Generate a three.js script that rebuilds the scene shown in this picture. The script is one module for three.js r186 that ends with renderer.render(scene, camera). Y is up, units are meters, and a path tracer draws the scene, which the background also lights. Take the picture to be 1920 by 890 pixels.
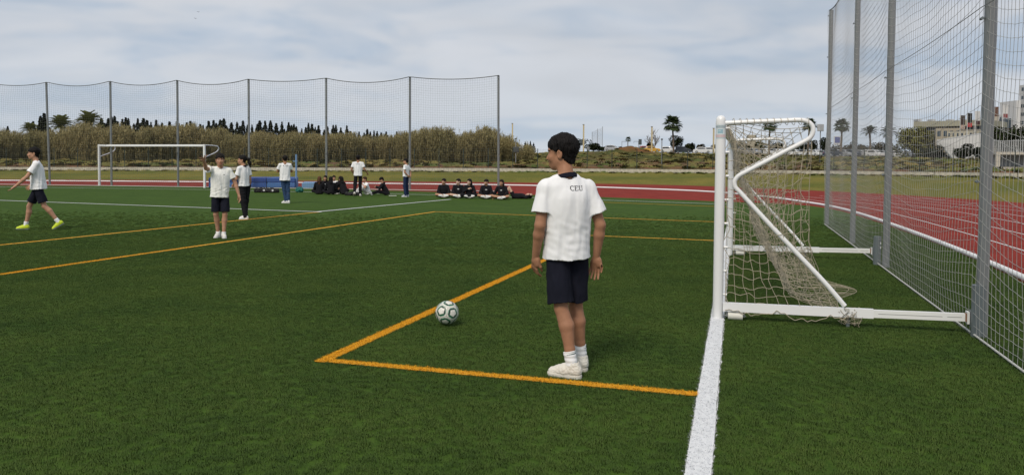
import * as THREE from 'three';
import { mergeGeometries } from 'three/addons/utils/BufferGeometryUtils.js';
import { FontLoader } from 'three/addons/loaders/FontLoader.js';
import { RoundedBoxGeometry } from 'three/addons/geometries/RoundedBoxGeometry.js';
import { createNoise3D } from 'simplex-noise';

// ---------------------------------------------------------------- camera, sky, sun, exposure
const scene = new THREE.Scene();
const FOCAL = 1470, EYE = 1.54, EXPOSURE = 1.7;
const camera = new THREE.PerspectiveCamera(2 * Math.atan(640 / FOCAL) * 180 / Math.PI, 1920 / 890, 0.05, 4000);
camera.setViewOffset(1920, 1280, 0, 280, 1920, 890);
camera.position.set(0, EYE, 0);
camera.rotation.order = 'YXZ';
camera.rotation.set(-Math.atan(55 / FOCAL), 0, 0.0068);
camera.updateMatrixWorld();
const renderer = new THREE.WebGLRenderer({ antialias: true });
renderer.toneMapping = THREE.LinearToneMapping;
renderer.toneMappingExposure = EXPOSURE;
renderer.shadowMap.enabled = true;

function rng(seed) { let a = seed >>> 0; return () => { a = (a + 0x6D2B79F5) | 0; let t = Math.imul(a ^ (a >>> 15), 1 | a); t = (t + Math.imul(t ^ (t >>> 7), 61 | t)) ^ t; return ((t ^ (t >>> 14)) >>> 0) / 4294967296; }; }
const noise3 = createNoise3D(rng(11));
const fbm = (x, y, z, o = 4) => { let s = 0, a = 0.5, f = 1; for (let i = 0; i < o; i++) { s += a * noise3(x * f, y * f, z * f); a *= 0.5; f *= 2.03; } return s; };
const clamp = (x, a, b) => Math.min(b, Math.max(a, x)), lerp = (a, b, t) => a + (b - a) * t;
const sstep = (a, b, x) => { const t = clamp((x - a) / (b - a), 0, 1); return t * t * (3 - 2 * t); };

// overcast sky: veils of pale cloud with blue-grey gaps, stretched towards the horizon
{
  const w = 2048, h = 1024, data = new Float32Array(w * h * 4);
  for (let j = 0; j < h; j++) {
    const el = ((j + 0.5) / h - 0.5) * Math.PI, sy = Math.sin(el), cy = Math.cos(el);
    for (let i = 0; i < w; i++) {
      const az = ((i + 0.5) / w - 0.5) * 2 * Math.PI, x = cy * Math.cos(az), z = cy * Math.sin(az), k = (j * w + i) * 4;
      const yy = Math.max(sy, 0), q = 1 / (yy + 0.16);
      const px = x * q, pz = z * q;
      const wx = 0.5 * fbm(px * 0.5 + 3, 1.7, pz * 0.5, 3), wz = 0.5 * fbm(px * 0.5, 9.1, pz * 0.5 + 5, 3);
      const fine = fbm(px * 3.2 + wx * 3, 6.6, pz * 5.5 + wz * 3, 4);
      const a = fbm(px * 0.42 + wx + 7.3, 0.3, pz * 0.75 + wz + 2.2, 5), b = fbm(px * 1.5 + wx * 2, 4.4, pz * 2.6 + wz * 2, 4);
      let c = clamp(0.72 + 0.9 * a + 0.34 * b + 0.16 * fine, 0, 1); c = c * c * (3 - 2 * c);
      const shade = 1 + 0.09 * fbm(px * 0.9 + 20, 2, pz * 1.2 - wx, 4);
      let r = lerp(0.38, 0.61, c) * shade, g = lerp(0.48, 0.64, c) * shade, bl = lerp(0.61, 0.69, c) * shade;
      const hz = sstep(0.16, 0.0, sy) * 0.5;                            // thicker pale air low down
      r = lerp(r, 0.61, hz); g = lerp(g, 0.675, hz); bl = lerp(bl, 0.74, hz);
      data[k] = r / EXPOSURE; data[k + 1] = g / EXPOSURE; data[k + 2] = bl / EXPOSURE; data[k + 3] = 1;
    }
  }
  const t = new THREE.DataTexture(data, w, h, THREE.RGBAFormat, THREE.FloatType);
  t.mapping = THREE.EquirectangularReflectionMapping; t.magFilter = t.minFilter = THREE.LinearFilter; t.wrapS = THREE.RepeatWrapping; t.needsUpdate = true;
  scene.background = t; scene.environment = t;
}
const sun = new THREE.DirectionalLight(0xfff3e2, 1.5);
sun.position.set(-22, 55, 30); sun.target.position.set(0, 0, -18);
sun.castShadow = true; sun.shadow.radius = 40; sun.shadow.mapSize.set(2048, 2048);
Object.assign(sun.shadow.camera, { left: -45, right: 45, top: 45, bottom: -45, near: 1, far: 200 });
sun.name = 'sun'; scene.add(sun, sun.target);

// ---------------------------------------------------------------- helpers
// a point of the photograph carried to the ground (or to a height, or to a depth)
function ray(px, py) { return new THREE.Vector3((px - 960) / FOCAL, -(py - 360) / FOCAL, -1).applyQuaternion(camera.quaternion); }
function onGround(px, py, y = 0) { const d = ray(px, py), t = (y - EYE) / d.y; return new THREE.Vector3(d.x * t, y, d.z * t); }
function atDepth(px, py, depth) { const d = ray(px, py), t = depth / -d.z; return new THREE.Vector3(d.x * t, EYE + d.y * t, -depth); }
const V = (x, y, z) => new THREE.Vector3(x, y, z);
const names = {};
function numbered(n) { names[n] = (names[n] ?? -1) + 1; return names[n] ? n + '_' + String(names[n]).padStart(3, '0') : n; }
function tag(o, label, category, group) { o.userData.label = label; o.userData.category = category; if (group) o.userData.group = group; return o; }
function thing(name, label, category, pos = [0, 0, 0], turn = 0, group) {
  const o = new THREE.Group(); o.name = numbered(name); o.position.set(...(pos.isVector3 ? pos.toArray() : pos)); o.rotation.y = turn; scene.add(o);
  return tag(o, label, category, group);
}
function structure(mesh, name) { mesh.name = numbered(name); mesh.userData.kind = 'structure'; scene.add(mesh); return mesh; }
function part(name, geo, m, parent) { const o = new THREE.Mesh(geo, m); o.name = name; parent.add(o); return o; }
const mat = (r, g, b, rough = 0.8, extra = {}) => { const m = new THREE.MeshStandardMaterial({ roughness: rough, ...extra }); m.color.setRGB(r, g, b); return m; };
const phys = (r, g, b, rough = 0.8, extra = {}) => { const m = new THREE.MeshPhysicalMaterial({ roughness: rough, ...extra }); m.color.setRGB(r, g, b); return m; };
const ord = ['first', 'second', 'third', 'fourth', 'fifth', 'sixth', 'seventh', 'eighth', 'ninth', 'tenth', 'eleventh', 'twelfth', 'thirteenth', 'fourteenth', 'fifteenth', 'sixteenth', 'seventeenth', 'eighteenth', 'nineteenth'];
const tens = ['', '', 'twent', 'thirt', 'fort', 'fift', 'sixt', 'sevent', 'eight', 'ninet'];
function ordinal(n) { if (n >= 100) return n === 100 ? 'hundredth' : 'hundred and ' + ordinal(n - 100); if (n < 20) return ord[n - 1]; const t = Math.floor(n / 10), u = n % 10; return u ? tens[t] + 'y-' + ord[u - 1] : tens[t] + 'ieth'; }

class Build {                                                     // collects tubes, boxes and triangles into one geometry
  constructor() { this.p = []; this.n = []; this.u = []; this.i = []; this.c = null; }
  tube(pts, r, sides = 4, closed = false, caps = false) {
    const k = pts.length, base = this.p.length / 3; let prev = null;
    const T = V(0, 0, 0), N = V(0, 0, 0), B = V(0, 0, 0);
    let run = 0;
    for (let a = 0; a < k; a++) {
      T.subVectors(pts[closed ? (a + 1) % k : Math.min(a + 1, k - 1)], pts[closed ? (a + k - 1) % k : Math.max(a - 1, 0)]).normalize();
      if (!prev) { N.set(Math.abs(T.y) > 0.9 ? 1 : 0, Math.abs(T.y) > 0.9 ? 0 : 1, 0); } else N.copy(prev);
      N.addScaledVector(T, -N.dot(T)).normalize(); prev = N.clone(); B.crossVectors(T, N);
      if (a) run += pts[a].distanceTo(pts[a - 1]);
      const rr = typeof r === 'function' ? r(a / (k - 1)) : r;
      for (let s = 0; s < sides; s++) {
        const w = s / sides * 2 * Math.PI, c = Math.cos(w), d = Math.sin(w), nx = N.x * c + B.x * d, ny = N.y * c + B.y * d, nz = N.z * c + B.z * d;
        this.p.push(pts[a].x + nx * rr, pts[a].y + ny * rr, pts[a].z + nz * rr); this.n.push(nx, ny, nz); this.u.push(s / sides, run);
      }
    }
    for (let a = 0; a < (closed ? k : k - 1); a++) for (let s = 0; s < sides; s++) {
      const b = (a + 1) % k, q = (s + 1) % sides, A = base + a * sides + s, Bq = base + a * sides + q, C = base + b * sides + q, D = base + b * sides + s;
      this.i.push(A, Bq, C, A, C, D);
    }
    if (caps) for (const [row, sgn] of [[0, -1], [k - 1, 1]]) {
      const t = V(0, 0, 0).subVectors(pts[Math.min(row + 1, k - 1)], pts[Math.max(row - 1, 0)]).normalize().multiplyScalar(sgn), c0 = this.p.length / 3;
      this.p.push(...pts[row].toArray()); this.n.push(...t.toArray()); this.u.push(0, 0);
      for (let s = 0; s < sides; s++) { const j = (base + row * sides + s) * 3; this.p.push(this.p[j], this.p[j + 1], this.p[j + 2]); this.n.push(...t.toArray()); this.u.push(0, 0); }
      for (let s = 0; s < sides; s++) { const a = c0 + 1 + s, b = c0 + 1 + (s + 1) % sides; sgn > 0 ? this.i.push(c0, a, b) : this.i.push(c0, b, a); }
    }
    return this;
  }
  tri(a, b, c, n) {
    const k = this.p.length / 3; n ||= V(0, 0, 0).subVectors(b, a).cross(V(0, 0, 0).subVectors(c, a)).normalize();
    for (const q of [a, b, c]) { this.p.push(q.x, q.y, q.z); this.n.push(n.x, n.y, n.z); this.u.push(q.x, q.z); }
    this.i.push(k, k + 1, k + 2); return this;
  }
  quad(a, b, c, d) { this.tri(a, b, c); this.tri(a, c, d); return this; }
  box(cx, cy, cz, sx, sy, sz) { return this.add(new THREE.BoxGeometry(sx, sy, sz).translate(cx, cy, cz)); }
  add(g) {
    const k = this.p.length / 3, P = g.attributes.position, N = g.attributes.normal, U = g.attributes.uv, I = g.index;
    for (let a = 0; a < P.count; a++) { this.p.push(P.getX(a), P.getY(a), P.getZ(a)); this.n.push(N.getX(a), N.getY(a), N.getZ(a)); this.u.push(U ? U.getX(a) : 0, U ? U.getY(a) : 0); }
    if (I) for (let a = 0; a < I.count; a++) this.i.push(k + I.getX(a)); else for (let a = 0; a < P.count; a++) this.i.push(k + a);
    return this;
  }
  geo() {
    const g = new THREE.BufferGeometry();
    g.setAttribute('position', new THREE.Float32BufferAttribute(this.p, 3)); g.setAttribute('normal', new THREE.Float32BufferAttribute(this.n, 3)); g.setAttribute('uv', new THREE.Float32BufferAttribute(this.u, 2));
    g.setIndex(this.i); return g;
  }
}
function texture(w, h, fn, srgb = true, rep = null) {             // fn(u, v) -> [r, g, b] 0..255
  const d = new Uint8Array(w * h * 4);
  for (let j = 0; j < h; j++) for (let i = 0; i < w; i++) { const c = fn(i / w, j / h, i, j), k = (j * w + i) * 4; d[k] = c[0]; d[k + 1] = c[1]; d[k + 2] = c[2]; d[k + 3] = 255; }
  const t = new THREE.DataTexture(d, w, h); t.magFilter = THREE.LinearFilter; t.minFilter = THREE.LinearMipmapLinearFilter; t.generateMipmaps = true; t.wrapS = t.wrapT = THREE.RepeatWrapping;
  if (srgb) t.colorSpace = THREE.SRGBColorSpace; if (rep) t.repeat.set(...rep); t.needsUpdate = true; return t;
}
const tnoise = (u, v, f, seed) => { const a = 2 * Math.PI, R = f / a; return noise3(Math.cos(u * a) * R + seed, Math.sin(u * a) * R + Math.cos(v * a) * R, Math.sin(v * a) * R + seed * 1.7); };
// ---------------------------------------------------------------- ground: turf, track, verge, bank
const ALONG = Math.atan(440 / FOCAL);                             // the goal line runs away to the right
const U2 = V(Math.sin(ALONG), 0, -Math.cos(ALONG)), R2 = V(Math.cos(ALONG), 0, Math.sin(ALONG));
function spline(pts, n) { return new THREE.CatmullRomCurve3(pts, false, 'centripetal').getSpacedPoints(n); }
// inner edge of the red track (left far to right near), its rail and its outer edge
const innerPts = [[-700, 345], [0, 347.5], [480, 351.5], [930, 363], [1340, 377], [1500, 384]].map(([x, y]) => onGround(x, y)).concat([[1555, 391], [1610, 404.5], [1920, 529.5]].map(([x, y]) => onGround(x, y)), [V(2.2, 0, 0.5), V(-5, 0, 11), V(-18, 0, 20)]);
const railPts = [[-700, 337], [0, 339], [480, 342.5], [780, 345.5], [1000, 348.5], [1300, 358.5], [1430, 369], [1500, 378.5]].map(([x, y]) => onGround(x, y)).concat([[1550, 386.5], [1606, 400], [1920, 524]].map(([x, y]) => onGround(x, y)), [V(2.6, 0, 0.6), V(-4.7, 0, 11.4), V(-18, 0, 20.6)]);
const outerPts = [V(-75, 0, -59), V(-38, 0, -61), V(-18, 0, -62.5), V(0, 0, -62), V(12, 0, -57), V(18.4, 0, -47), V(21.5, 0, -36), V(21, 0, -22), V(16, 0, -4), V(8, 0, 10), V(-8, 0, 30)];
const inner = spline(innerPts, 160), rail = spline(railPts, 200), outer = spline(outerPts, 160);
function flat(points, y, tile) {                                  // a polygon in the ground plane
  const s = new THREE.Shape(points.map((p) => new THREE.Vector2(p.x, -p.z))), g = new THREE.ShapeGeometry(s); g.rotateX(-Math.PI / 2); g.translate(0, y, 0);
  const P = g.attributes.position, U = g.attributes.uv; for (let i = 0; i < P.count; i++) U.setXY(i, P.getX(i) / tile, P.getZ(i) / tile); return g;
}
function ribbon(a, b, y, tile) {                                  // strip between two polylines of equal count
  const B = new Build(); for (let i = 0; i < a.length; i++) for (const q of [a[i], b[i]]) { B.p.push(q.x, y, q.z); B.n.push(0, 1, 0); B.u.push(q.x / tile, q.z / tile); }
  for (let i = 0; i < a.length - 1; i++) { const k = i * 2; const f = V(0, 0, 0).subVectors(a[1], a[0]).cross(V(0, 0, 0).subVectors(b[0], a[0])).y > 0; f ? B.i.push(k, k + 2, k + 1, k + 1, k + 2, k + 3) : B.i.push(k, k + 1, k + 2, k + 1, k + 3, k + 2); } return B.geo();
}
function offsetLine(pl, d) { return pl.map((p, i) => { const t = V(0, 0, 0).subVectors(pl[Math.min(i + 1, pl.length - 1)], pl[Math.max(i - 1, 0)]).normalize(); return V(p.x + t.z * d, p.y, p.z - t.x * d); }); }

const horizonAt = (px) => 304.9 + 0.0068 * (px - 960);
const cols = [-900, 0, 480, 960, 1140, 1340, 1600, 1760, 1920, 2600];
const prof = cols.map((px, i) => {
  const d2 = [84, 82, 81, 80, 80, 79, 70, 65, 60, 48][i], wy = [317, 318.8, 319.8, 321.5, 322.6, 324, 327.5, 330, 332.5, 342][i];
  const d3 = [125, 125, 125, 165, 172, 172, 150, 130, 122, 110][i], by = [290, 291, 290, 287.5, 283.5, 287.5, 293, 297, 300, 308][i];
  return { az: (px - 960) / FOCAL, d1: [62, 63, 64.5, 64.5, 63, 60, 50, 43, 38, 28][i], d2, h2: EYE - (wy - horizonAt(px)) * d2 / FOCAL, d3, h3: EYE + (horizonAt(px) - by) * d3 / FOCAL };
});
function profile(x, z) {
  const d = Math.max(-z, 0.5), az = clamp(x / d, prof[0].az, prof[prof.length - 1].az); let i = 0; while (i < prof.length - 2 && az > prof[i + 1].az) i++;
  const a = prof[i], b = prof[i + 1], t = sstep(0, 1, clamp((az - a.az) / (b.az - a.az), 0, 1)), o = {}; for (const k in a) o[k] = lerp(a[k], b[k], t); return o;
}
const moundAt = atDepth(1182, 292, 150);
function terrain(x, z, q) {
  const d = -z; if (d < 5) return -0.03; q ||= profile(x, z);
  let h;
  if (d < q.d1 + 1.5) h = -0.03;
  else if (d < q.d2) h = lerp(-0.03, q.h2, Math.pow((d - q.d1 - 1.5) / (q.d2 - q.d1 - 1.5), 0.85));
  else if (d < q.d2 + 1.1) h = q.h2 - 0.08;
  else if (d < q.d3) { const t = (d - q.d2) / (q.d3 - q.d2); h = lerp(q.h2 + 0.32, q.h3, 0.35 * Math.pow(t, 0.45) + 0.65 * t) + (fbm(x * 0.09, 2, z * 0.09, 3) * 0.5) * Math.sin(Math.PI * t) * sstep(0, 0.08, t); }
  else h = EYE + (q.h3 - EYE) * Math.min(d, 330) / q.d3;
  if (d > q.d1 + 3) h += 0.05 * fbm(x * 0.3, 7, z * 0.3, 3);
  const mx = (x - moundAt.x) / 4.2, mz = (z - moundAt.z) / 5, mm = mx * mx + mz * mz; if (mm < 6) h += 1.25 * Math.exp(-mm * 1.2) * (1 + 0.3 * fbm(x * 0.6, 3, z * 0.6, 3));
  return h;
}
{
  // verge, bank and the land behind, one sheet to the horizon
  const A = 420, depths = []; let d = 4; while (d < 2600) { depths.push(d); d += d < 50 ? 6 : d < 90 ? 0.8 : d < 180 ? 2 : d * 0.12; }
  const B = new Build(), C = [];
  for (let j = 0; j < depths.length; j++) for (let i = 0; i <= A; i++) {
    const az = lerp(-1.6, 1.6, i / A), x = az * depths[j], z = -depths[j], q = profile(x, z), y = terrain(x, z, q);
    B.p.push(x, y, z); B.n.push(0, 1, 0); B.u.push(x / 6, z / 6);
    const n1 = fbm(x * 0.12, 1, z * 0.12, 4), n2 = fbm(x * 0.7, 5, z * 0.35, 3), n3 = fbm(x * 0.05, 12, z * 0.2, 3);
    let c;
    if (-z < q.d2 + 0.2) { const g = clamp(0.5 + n1 * 0.9 + n2 * 0.5, 0, 1); c = [lerp(0.155, 0.28, g), lerp(0.175, 0.245, g), lerp(0.038, 0.056, g)]; }
    else {
      const t = (-z - q.d2) / (q.d3 - q.d2), soil = clamp(sstep(0.34, 0.1, t + n1 * 0.12) * (0.7 + n2 * 1.1 + n3 * 0.6) + sstep(0.55, 0.85, t) * sstep(0.12, 0.4, n1 + n3) * 0.8, 0, 1), g = clamp(0.5 + n1 * 1.1 + n2 * 0.6, 0, 1);
      const grass = [lerp(0.085, 0.17, g), lerp(0.105, 0.135, g), lerp(0.03, 0.042, g)], earth = [lerp(0.17, 0.3, g), lerp(0.11, 0.155, g), lerp(0.075, 0.09, g)];
      c = grass.map((v, k) => lerp(v, earth[k], soil));
      const mx = (x - moundAt.x) / 4.2, mz = (z - moundAt.z) / 5, mm = mx * mx + mz * mz; const red = sstep(1.6, 0.4, mm) * sstep(-0.35, 0.1, n2 + (x - moundAt.x) * 0.14);
      c = c.map((v, k) => lerp(v, [0.3, 0.135, 0.06][k], red));
    }
    C.push(...c);
  }
  for (let j = 0; j < depths.length - 1; j++) for (let i = 0; i < A; i++) { const k = j * (A + 1) + i, m = k + A + 1; B.i.push(k, k + 1, m, k + 1, m + 1, m); }
  const g = B.geo(); g.setAttribute('color', new THREE.Float32BufferAttribute(C, 3)); g.computeVertexNormals();
  const detail = texture(512, 512, (u, v) => { const n = 0.5 + 0.5 * (0.5 * tnoise(u, v, 40, 3) + 0.5 * tnoise(u, v, 90, 8)) , q = clamp(150 + 105 * n, 0, 255); return [q, q, q]; });
  const m = new THREE.MeshPhysicalMaterial({ vertexColors: true, roughness: 1, map: detail, specularIntensity: 0.1 });
  structure(new THREE.Mesh(g, m), 'ground');
}
// running track
const trackTex = texture(512, 512, (u, v) => { const n = 0.55 * tnoise(u, v, 6, 2) + 0.3 * tnoise(u, v, 24, 5) + 0.5 * tnoise(u, v, 110, 9), k = 1 + 0.13 * n; return [122 * k, 45 * k, 37 * k]; });
const trackMat = new THREE.MeshPhysicalMaterial({ map: trackTex, roughness: 1, specularIntensity: 0.2 });
structure(new THREE.Mesh(flat([...inner, ...outer.slice().reverse()], -0.012, 5), trackMat), 'running_track');
const white = mat(0.72, 0.73, 0.74, 0.6), lineWhite = mat(0.62, 0.64, 0.65, 0.85);
{ const b = new Build().tube(rail.map((p) => V(p.x, 0.03, p.z)), 0.046, 8); structure(new THREE.Mesh(b.geo(), white), 'track_rail'); }
const railBend = rail.slice(rail.findIndex((p) => p.x / -p.z > 0.3));
for (let l = 1; l <= 6; l++) { const rail = railBend; const a = offsetLine(rail, 1.22 * l - 0.022), b = offsetLine(rail, 1.22 * l + 0.022); structure(new THREE.Mesh(ribbon(a, b, -0.006, 1), lineWhite), 'lane_line'); }

// artificial turf
const turfPoly = [...inner, V(-90, 0, 20), V(-90, 0, inner[0].z)];
const turfTex = texture(1024, 1024, (u, v) => {
  const n = 0.35 * tnoise(u, v, 5, 4) + 0.4 * tnoise(u, v, 22, 1) + 0.55 * tnoise(u, v, 90, 6) + 0.5 * tnoise(u * 1, v, 300, 2), w = clamp(0.5 + 0.55 * n, 0, 1);
  return [lerp(48, 68, w), lerp(69, 91, w), lerp(26, 35, w)];
});
const turfMat = new THREE.MeshPhysicalMaterial({ map: turfTex, roughness: 1, specularIntensity: 0.15 });
{
  const g = flat(turfPoly, 0, 4.7); const m = new THREE.Mesh(g, turfMat); structure(m, 'pitch_turf');
}
// painted lines: each a strip from its own two ends
const orangeLine = mat(0.62, 0.31, 0.014, 0.95), whiteLine = mat(0.66, 0.68, 0.7, 0.95);
const marks = [];
function strip(name, a, b, w, m, y, label) {
  const t = V(0, 0, 0).subVectors(b, a), L = t.length(); t.normalize(); const s = V(-t.z, 0, t.x), n = Math.max(2, Math.ceil(L / 0.35)), A = [], B = [], R = rng(Math.floor(a.x * 97 + b.z * 31) + 5);
  for (let i = 0; i <= n; i++) { const p = V(0, 0, 0).lerpVectors(a, b, i / n); A.push(p.clone().addScaledVector(s, w / 2 + (R() - 0.5) * 0.008)); B.push(p.clone().addScaledVector(s, -w / 2 + (R() - 0.5) * 0.008)); }
  const mesh = structure(new THREE.Mesh(ribbon(B, A, y, 1), m), name); marks.push({ a, b, w, m, mesh, t, s, L }); return mesh;
}
const gp = (x, y) => onGround(x, y);
const goalA = gp(1372.5, 383), goalB = gp(1303, 935), lineDir = V(0, 0, 0).subVectors(goalB, goalA).normalize();
strip('goal_line', goalA, goalB.clone().addScaledVector(lineDir, 3), 0.125, whiteLine, 0.012);
strip('penalty_area_line', gp(599, 680), gp(1030, 484), 0.1, orangeLine, 0.008);
strip('penalty_area_line', gp(612, 677), gp(1309, 741), 0.09, orangeLine, 0.0085);
strip('penalty_area_line', gp(1100, 452), gp(1030, 484), 0.1, orangeLine, 0.0083);
strip('penalty_area_line', gp(1095, 441.5), gp(1366, 452.5), 0.1, orangeLine, 0.0087);
strip('orange_line', gp(-260, 553), gp(815, 397.3), 0.1, orangeLine, 0.009);
strip('orange_line', gp(-260, 487), gp(600, 397.6), 0.1, orangeLine, 0.0095);
strip('orange_line', gp(812, 397.3), gp(1372, 417.5), 0.1, orangeLine, 0.0105);
strip('orange_line', gp(1080, 377.5), gp(1373, 388.5), 0.1, orangeLine, 0.0105);
strip('touch_line', gp(-260, 366.5), gp(602, 397.8), 0.12, whiteLine, 0.0125);
strip('touch_line', gp(590, 397.8), gp(845, 374), 0.12, whiteLine, 0.0135);
strip('side_line', gp(-260, 347), gp(380, 355.5), 0.1, whiteLine, 0.0115);
strip('side_line', gp(380, 355.5), gp(900, 367.5), 0.1, whiteLine, 0.0118);
strip('side_line', gp(890, 367.2), gp(1373, 383.5), 0.1, whiteLine, 0.0116);

// turf fibres standing on the sheet in the nearer part of the pitch
function tuft(count, size, hgt, seed, wid) {
  const R = rng(seed), B = new Build();
  for (let i = 0; i < count; i++) {
    const x = (R() - 0.5) * size, z = (R() - 0.5) * size, a = R() * 6.283, lean = 0.25 + R() * 0.9, h = hgt * (0.6 + 0.5 * R()), dx = Math.cos(a), dz = Math.sin(a), w = wid * (0.8 + 0.5 * R());
    const sx = -dz * w / 2, sz = dx * w / 2, mx = x + dx * h * lean * 0.3, mz = z + dz * h * lean * 0.3, my = h * 0.62, tx = x + dx * h * lean, tz = z + dz * h * lean, ty = h * (1.05 - 0.35 * lean);
    const k = B.p.length / 3, nn = V(-dx * 0.6, 0.8, -dz * 0.6).normalize();
    B.p.push(x - sx, 0, z - sz, x + sx, 0, z + sz, mx - sx, my, mz - sz, mx + sx, my, mz + sz, tx, ty, tz);
    for (let q = 0; q < 5; q++) { B.n.push(nn.x, nn.y, nn.z); B.u.push(0, 0); }
    B.i.push(k, k + 1, k + 3, k, k + 3, k + 2, k + 2, k + 3, k + 4);
  }
  return B.geo();
}
{
  const CELL = 0.06, R = rng(77), green = [], edge = [];
  const near = marks.filter((m) => Math.min(m.a.length(), m.b.length()) < 30);
  const lineDist = (x, z) => { let d = 9; for (const m of near) { const dx = x - m.a.x, dz = z - m.a.z, al = dx * m.t.x + dz * m.t.z; if (al < -0.05 || al > m.L + 0.05) continue; d = Math.min(d, Math.abs(dx * m.s.x + dz * m.s.z) - m.w / 2); } return d; };
  const fibre = new THREE.MeshPhysicalMaterial({ roughness: 0.75, specularIntensity: 0.35 });
  const inTurf = (x, z) => { let c = false; for (let i = 0, j = inner.length - 1; i < inner.length; j = i++) { const a = inner[i], b = inner[j]; if ((a.z > z) !== (b.z > z) && x < (b.x - a.x) * (z - a.z) / (b.z - a.z) + a.x) c = !c; } return x < 5.5 || c; };
  for (let z = -3.3; z > -24; z -= CELL) {
    const keep = clamp(1.2 - (-z - 7) / 14, 0, 1);
    for (let x = -0.72 * -z - 0.4; x < 0.72 * -z + 0.4; x += CELL) {
      if (R() > keep || !inTurf(x, z)) continue;
      const qx = x + (R() - 0.5) * CELL, qz = z + (R() - 0.5) * CELL, d = lineDist(qx, qz);
      if (d > CELL * 0.55) green.push([qx, qz]); else for (let e = 0; e < 9; e++) { const ex = x + ((e % 3) - 1) * 0.02 + (R() - 0.5) * 0.02, ez = z + (Math.floor(e / 3) - 1) * 0.02 + (R() - 0.5) * 0.02; if (lineDist(ex, ez) > 0.004) edge.push([ex, ez]); }
    }
  }
  const inst = (geo, m, list, name, tint, parent) => {
    const o = new THREE.InstancedMesh(geo, m, list.length), M = new THREE.Matrix4(), Q = new THREE.Quaternion(), E = new THREE.Euler(), c = new THREE.Color();
    list.forEach(([x, z], i) => { E.set((R() - 0.5) * 0.15, R() * 6.283, (R() - 0.5) * 0.15); const s = 0.85 + R() * 0.3; M.compose(V(x, 0.001, z), Q.setFromEuler(E), V(s, s * (0.85 + 0.35 * R()), s)); o.setMatrixAt(i, M); tint(c, x, z); o.setColorAt(i, c); });
    o.name = name; o.userData.kind = 'stuff'; (parent || scene).add(o); return o;
  };
  const gtint = (c, x, z) => { const a = clamp(0.5 + 0.55 * fbm(x * 0.8, 3, z * 0.8, 3) + 0.5 * (R() - 0.5) + 0.35 * fbm(x * 0.25, 8, z * 0.9, 2), 0, 1); c.setRGB(lerp(0.037, 0.074, a), lerp(0.073, 0.116, a), lerp(0.015, 0.023, a)); };
  const t1 = inst(tuft(90, CELL * 1.35, 0.018, 5, 0.0016), fibre, green, 'turf_fibres', gtint);
  tag(t1, 'short green artificial turf fibres covering the near part of the pitch', 'turf');
  const t2 = inst(tuft(10, 0.024, 0.018, 6, 0.0016), fibre, edge, 'turf_edge_fibres', gtint);
  tag(t2, 'green artificial turf fibres along the edges of the painted lines', 'turf');
  for (const m of near) {
    const list = [], n = Math.ceil(m.L / 0.016), k = Math.ceil(m.w / 0.016), isW = m.m === whiteLine;
    for (let i = 0; i < n; i++) for (let j = 0; j < k; j++) { const al = (i + R()) * 0.016, ac = ((j + R()) / k - 0.5) * (m.w + 0.006), x = m.a.x + m.t.x * al + m.s.x * ac, z = m.a.z + m.t.z * al + m.s.z * ac; if (z > -3.2 || z < -16 || Math.abs(x) > -z * 0.75 + 0.5 || R() < sstep(9, 16, -z)) continue; list.push([x, z]); }
    if (list.length) inst(tuft(9, 0.02, 0.02, 9, 0.002), fibre, list, 'line_fibres', (c) => { const k2 = 0.8 + 0.35 * R(); if (isW) c.setRGB(0.68 * k2, 0.7 * k2, 0.74 * k2); else c.setRGB(0.68 * k2, 0.335 * k2, 0.014 * k2); }, m.mesh);
  }
}
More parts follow.
